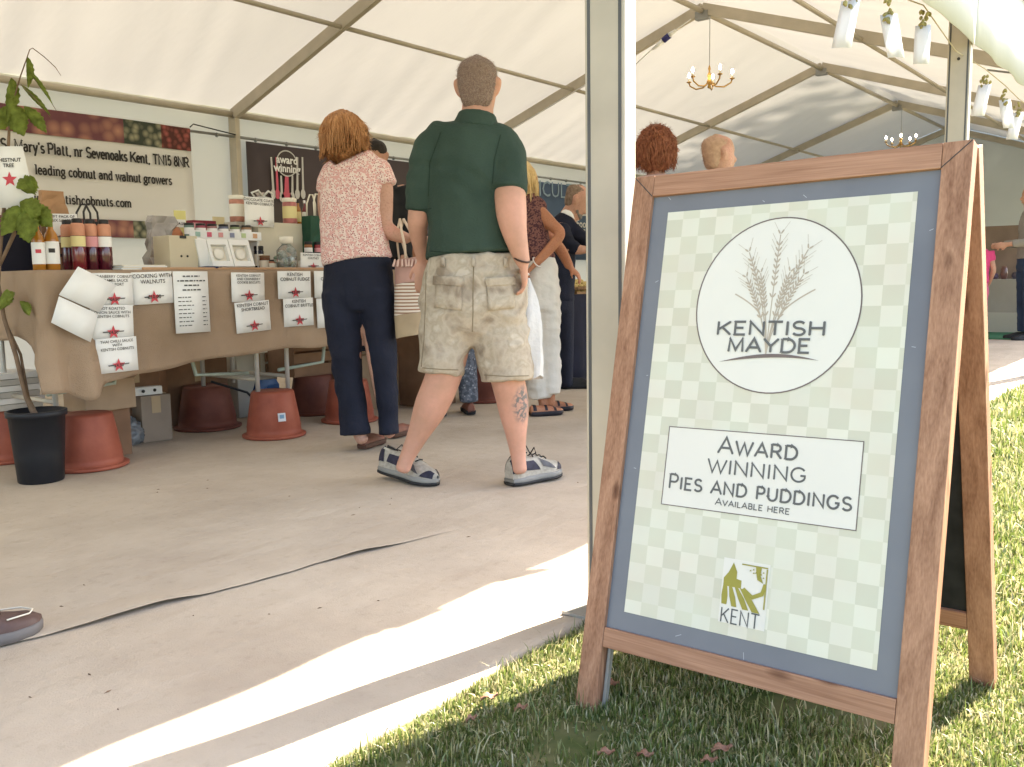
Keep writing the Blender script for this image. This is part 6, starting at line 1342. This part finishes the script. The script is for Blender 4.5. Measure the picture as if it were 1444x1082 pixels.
fuse('trousers',[chain([(759,366,25,.11),(762,400,27,.13),(764,440,26,.13)],D3), chain([(754,430,21,.11),(757,500,19,.1),(762,562,17,.09)],D3), chain([(771,430,19,.11),(774,500,17,.1),(777,556,14,.09)],D3)],WSK,w3,voxel=.01,smooth=2,wrinkle=.009,wscale=8,flat=True,fold=(.006,1.5))
b = MB(); b.tube([wr+V((.028*math.cos(a),.0,.028*math.sin(a)))+V((0,.02*math.sin(a),0)) for a in np.linspace(0,6.283,13)],.005,6); b.build('bracelet',M('pearl',(.7,.62,.58),.3,.1),w3,True)
BSAN = M('black_sandal',(.02,.017,.024),.5,.2)
def sandal(heel, toe, par, sk):
    o = shoe(heel,toe,.04,par,sk,BSAN,((.05,.15,.2,2.94,BSAN),(.4,.48,.2,2.94,BSAN),(.66,.74,.2,2.94,BSAN)),.05,'sandal')
g = gz(748,590); g.z = .01; sandal(g,g+nz(RH*.75+DH*.3)*.22,w3,SKINT); g = gz(768,583); g.z = .01; sandal(g,g+nz(RH*.9+DH*.35)*.2,w3,SKINT)

# ------------------------------------------------------------------ stall holder in navy jumper bending over the tray
D4 = 6.9; base = gz(790,548); base.z = .01
m4 = empty('person', base, 'grey-bearded man in navy jumper and white collar leaning over the pie stall', 'person')
hc = P(814,284,D4); up4 = (UP+RH*.42).normalized(); fw4 = (RH*1.0-UP*.45-DH*.15).normalized(); wr = P(826,350,D4-.1)
body = head(hc,up4,fw4,1.0)+[chain([(806,296,11,.055),(800,306,12,.06),(795,316,14,.065)],D4), chain([(793,320,18,.08),(789,360,19,.09),(787,420,19,.1)],D4), chain([(803,318,10,.05),(818,334,9,.045,-.05),(832,342,8,.04,-.08),(845,350,6,.03,-.1)],D4), chain([(790,320,9,.05,-.1),(800,345,9,.045,-.15),(815,352,8,.04,-.15),(826,352,6,.03,-.12)],D4), chain([(780,420,13,.075),(781,500,10,.055),(782,542,7,.04)],D4), chain([(796,420,13,.075),(797,500,10,.055),(798,542,7,.04)],D4)]
body += hand(P(822,352,D4-.12),RH-UP*.1,-UP,.95,.7)
fuse('body',body,SKIN,m4,voxel=.009,smooth=3); eyes(hc,up4,fw4,m4)
cap_hair(hc,up4,fw4,M('grey_brown_crop',(.15,.1,.07),.9,.3,40,.5,200,c2=(.28,.2,.15)),m4,1.0,low=-.05,grow=1.03)
sB = fw4.cross(up4); fuse('beard',[('s',up4,[(hc+fw4*.03-up4*.065-sB*.058,.022,.01),(hc+fw4*.072-up4*.1,.024,.012),(hc+fw4*.03-up4*.065+sB*.058,.022,.01)])],M('grey_beard',(.2,.17,.15),.95,.3,60,.5,200),m4,voxel=.007,smooth=2)
JUMP = M('navy_knit',(.009,.011,.024),.9,.25,6,.3,160)
fuse('jumper',[chain([(797,308,14,.075),(794,322,20,.1),(790,350,22,.12),(788,390,23,.13),(788,425,22,.13)],D4), chain([(800,318,12,.07),(816,333,11,.06,-.05),(832,341,10,.055,-.08),(842,347,8.5,.045,-.1)],D4), chain([(792,322,12,.07,-.1),(800,343,11,.06,-.15),(813,351,9,.05,-.15)],D4)],JUMP,m4,voxel=.011,smooth=3,wrinkle=.006,wscale=9)
fuse('collar',[chain([(803,299,10,.058),(800,306,12,.068)],D4)],WHITE,m4,voxel=.007,smooth=1,flat=True)
fuse('trousers',[chain([(787,415,22,.12),(788,440,22,.12)],D4), chain([(780,435,14,.09),(781,500,12,.075),(782,543,10,.065)],D4), chain([(796,435,14,.09),(797,500,12,.075),(798,543,10,.065)],D4)],NAVT,m4,voxel=.013,smooth=3)
for px in (782,798): g = gz(px,550); g.z = .01; shoe(g,g+RH*.26,.042,m4,BLKR,BLKR,(),.07)

# ------------------------------------------------------------------ plainer standing figures
def stander(px, d, ytop, lab, face, skin, hairf, shirt, trous, shoem, shoew=.044, ground=None, sleeves=.5, hair_kind='cap', arms=None, legcrop=1.0, H=None):
    """upright figure whose crown meets (px, ytop) at depth d"""
    top = at(px,ytop,d); Ht = H or top.z; b0 = V((top.x,top.y,.01)); k = Ht/1.74; f = nz(face); s = f.cross(UP)
    e = empty('person', b0, lab, 'person'); Q = lambda a, c, z: b0+s*(a*k)+f*(c*k)+UP*(z*k)
    hc = Q(0,.02,1.61); body = head(hc,UP,f,k)+[('s',s,[(Q(0,.005,1.5),.052*k,.056*k),(Q(0,0,1.44),.06*k,.06*k)]),('s',s,[(Q(0,0,1.42),.13*k,.08*k),(Q(0,0,1.2),.13*k,.09*k),(Q(0,0,1.0),.13*k,.095*k),(Q(0,0,.9),.13*k,.095*k)])]
    arm = []
    for q in (-1,1):
        sh_ = Q(q*.17,0,1.4); el = Q(q*.23,-.03,1.12); w_ = Q(q*.2,.1,.9) if arms != 'front' else Q(q*.12,.28,1.08)
        arm.append((sh_,el,w_)); body.append(('s',s,[(sh_,.048*k,.048*k),(sh_.lerp(el,.5),.046*k,.046*k),(el,.04*k,.04*k),(el.lerp(w_,.5),.037*k,.036*k),(w_,.026*k,.024*k)])); body += hand(w_,w_-el,f*.2-s*q,.95*k,.6,q)
        body.append(('s',s,[(Q(q*.09,0,.86),.08*k,.085*k),(Q(q*.095,.01,.5),.055*k,.06*k),(Q(q*.1,-.01,.35),.052*k,.056*k),(Q(q*.1,-.01,.1),.034*k,.038*k)]))
        g = Q(q*.1,-.06,.0); shoe(g,g+(f+s*q*.15).normalized()*.265*k,shoew*k,e,shoem,BLKR,(),.07*k)
    fuse('body',body,skin,e,voxel=.0095,smooth=3)
    cl_ = [('s',s,[(Q(0,0,1.47),.07*k,.07*k),(Q(0,0,1.43),.15*k,.1*k),(Q(0,0,1.3),.185*k,.125*k),(Q(0,0,1.1),.17*k,.125*k),(Q(0,0,.92),.18*k,.135*k)])]
    for sh_, el, w_ in arm: cl_.append(('s',s,[(sh_+UP*.01,.07*k,.07*k),(sh_.lerp(el,.5),.062*k,.062*k)]+([(el,.055*k,.055*k)] if sleeves > .6 else [])+([(el.lerp(w_,.85),.042*k,.042*k)] if sleeves > .9 else [])))
    fuse('shirt',cl_,shirt,e,voxel=.011,smooth=2,wrinkle=.006,wscale=7,flat=True)
    tr_ = [('s',s,[(Q(0,0,.97),.165*k,.12*k),(Q(0,0,.85),.175*k,.13*k),(Q(0,0,.78),.15*k,.11*k)])]
    for q in (-1,1): tr_.append(('s',s,[(Q(q*.09,0,.84),.095*k,.115*k),(Q(q*.095,.01,.5),.075*k,.08*k),(Q(q*.1,-.005,.09),.062*k,.068*k)]))
    fuse('trousers',tr_,trous,e,voxel=.012,smooth=2,wrinkle=.006,wscale=7,flat=True)
    if hair_kind == 'cap': hr = cap_hair(hc,UP,f,hairf,e,k,low=-.07,grow=1.03); stubble(hr,2500,.012,hairf,.6,hr,2)
    elif hair_kind == 'curly':
        hr = fuse('hair',[('s',s,[(hc+UP*(.12*k),.05*k,.06*k),(hc+UP*(.08*k)-f*.012,.092*k,.108*k),(hc+UP*(.02*k)-f*.02,.108*k,.116*k),(hc-UP*(.05*k)-f*.035,.1*k,.09*k),(hc-UP*(.1*k)-f*.05,.07*k,.05*k)])],hairf,e,voxel=.008,smooth=1,wrinkle=.014,wscale=34)
        locks(hc-f*.015,UP,f,hairf,hr,.112*k,.122*k,.135*k,-.1*k,420,.004,.0,150,curl=.008); stubble(hr,4000,.03,hairf,.3,hr,3)
    elif hair_kind == 'fringe': cap_hair(hc,UP,f,hairf,e,k,low=-.075,grow=1.03,voxel=.008,hi=.022)
    elif hair_kind == 'front': cap_hair(hc,UP,f,hairf,e,k,low=.035,grow=1.09,voxel=.008,shift=-.002)
    return e
REDH = M('henna_curls',(.2,.06,.032),.6,.35,40,.4,120,c2=(.36,.14,.075))
stander(925,5.2,184,'woman with curly red hair standing behind the sign, only her head showing',DH+RH*.2,SKINP,REDH,M('pale_pink_shirt',(.6,.4,.36),.85,.08),NAVT,BRN,hair_kind='curly')
stander(1010,5.25,191,'balding man behind the sign, only his head showing above it',RH+DH*.25,SKINP,M('sandy_crop',(.4,.25,.17),.7,.15,60,.2,150,c2=(.52,.34,.24)),M('light_check_shirt',(.45,.5,.55),.85,.1),M('khaki_twill',(.3,.25,.17),.9,.1),BRN,hair_kind='cap')
stander(528,6.75,197,'dark-haired stall holder behind the hessian table, hidden by the woman',-DH*1.0-RH*.1,SKIN,M('black_hair',(.02,.014,.011),.6,.3,40),M('black_apron',(.02,.02,.022),.9,.2),NAVT,BLKR,hair_kind='front',sleeves=1)
stander(633,5.45,212,'shopper in grey patterned trousers, hidden behind the walking man except the feet',DH*1-RH*.35,SKINT,M('brown_hair',(.12,.07,.04),.7,.3,40),M('grey_cardigan',(.2,.2,.22),.9,.15),dots('grey_floral',(.12,.13,.16),(.34,.35,.38),60,.25,third=(.07,.08,.1)),BRN,H=1.6)
BOOT = M('brown_deck_leather',(.075,.04,.035),.5,.25,12,.15,60,c2=(.13,.08,.068))
hl = gz(-55,925); tl = gz(60,893); hl.z = tl.z = .012
lf = empty('person', V((hl.x,hl.y,.01)), 'person standing off the left edge, only one brown deck shoe in view', 'person')
o = shoe(tl+(hl-tl).normalized()*.29,tl,.053,lf,BOOT,M('pale_grey_sole',(.16,.145,.14),.7,.15),((.42,.66,1.0,2.14,M('deck_tongue',(.075,.035,.03),.6,.2)),),.072,lace=M('dark_lace',(.03,.018,.012),.7))
t_ = (tl-hl).normalized(); s_ = t_.cross(UP); b = MB(); b.tube([tl-t_*.145-s_*.048+UP*.062,tl-t_*.09-s_*.046+UP*.06,tl-t_*.035-s_*.03+UP*.057,tl-t_*.018+UP*.055,tl-t_*.035+s_*.03+UP*.057,tl-t_*.09+s_*.046+UP*.06],.0022,5); b.build('welt_stitch',LBL,o,True)
an = tl-t_*.235+UP*.06; body = [('s',s_,[(an-UP*.02,.034,.038),(an+UP*.15,.05,.055),(an+UP*.35,.06,.06),(an+UP*.8-t_*.05,.08,.085),(an+UP*1.2-t_*.05+s_*.08,.13,.09),(an+UP*1.4-t_*.05+s_*.08,.07,.06)])]+head(an+UP*1.55+s_*.08-t_*.03,UP,t_,1.0)
body += [('s',s_,[(an-s_*.1-UP*.02-t_*.55,.034,.038),(an+UP*.35-s_*.1-t_*.4,.06,.06),(an+UP*.8-s_*.0-t_*.12,.08,.085)])]
fuse('body',body,SKIN,lf,voxel=.014,smooth=3)
fuse('trousers',[('s',s_,[(an+UP*.06,.07,.075),(an+UP*.4,.08,.085),(an+UP*.82-t_*.05+s_*.04,.12,.11)]),('s',s_,[(an+UP*.06-s_*.1-t_*.55,.07,.075),(an+UP*.4-s_*.1-t_*.38,.08,.085),(an+UP*.85-t_*.08+s_*.0,.14,.11)])],M('stone_chinos',(.32,.27,.2),.9,.1),lf,voxel=.014,smooth=3)
fuse('jacket',[('s',s_,[(an+UP*.8-t_*.05+s_*.08,.17,.12),(an+UP*1.1-t_*.05+s_*.08,.18,.13),(an+UP*1.34-t_*.05+s_*.08,.17,.1),(an+UP*1.4-t_*.05+s_*.08,.08,.07)])],NAVT,lf,voxel=.016,smooth=3)
shoe(tl-t_*.84-s_*.1,tl-t_*.55-s_*.1,.053,lf,BOOT,M('pale_grey_sole',(.33,.32,.34),.7,.1),(),.072)
stander(1458,11.0,262,'distant person in grey top and jeans at the right edge of the picture',-RH+DH*.2,SKIN,M('mouse_hair',(.14,.1,.07),.8,.2),M('grey_sweatshirt',(.25,.23,.21),.9,.1),M('blue_denim',(.03,.05,.1),.9,.2),BLKR,hair_kind='cap',sleeves=1,arms='front')
stander(1381,11.2,318,'distant girl in a bright pink dress beside the sign edge',DH+RH*.3,SKINP,M('fair_hair',(.4,.28,.14),.8,.2),M('hot_pink_cotton',(.6,.06,.2),.85,.1),M('pink_leggings',(.55,.12,.22),.85,.1),WHITE,hair_kind='cap',H=1.35)
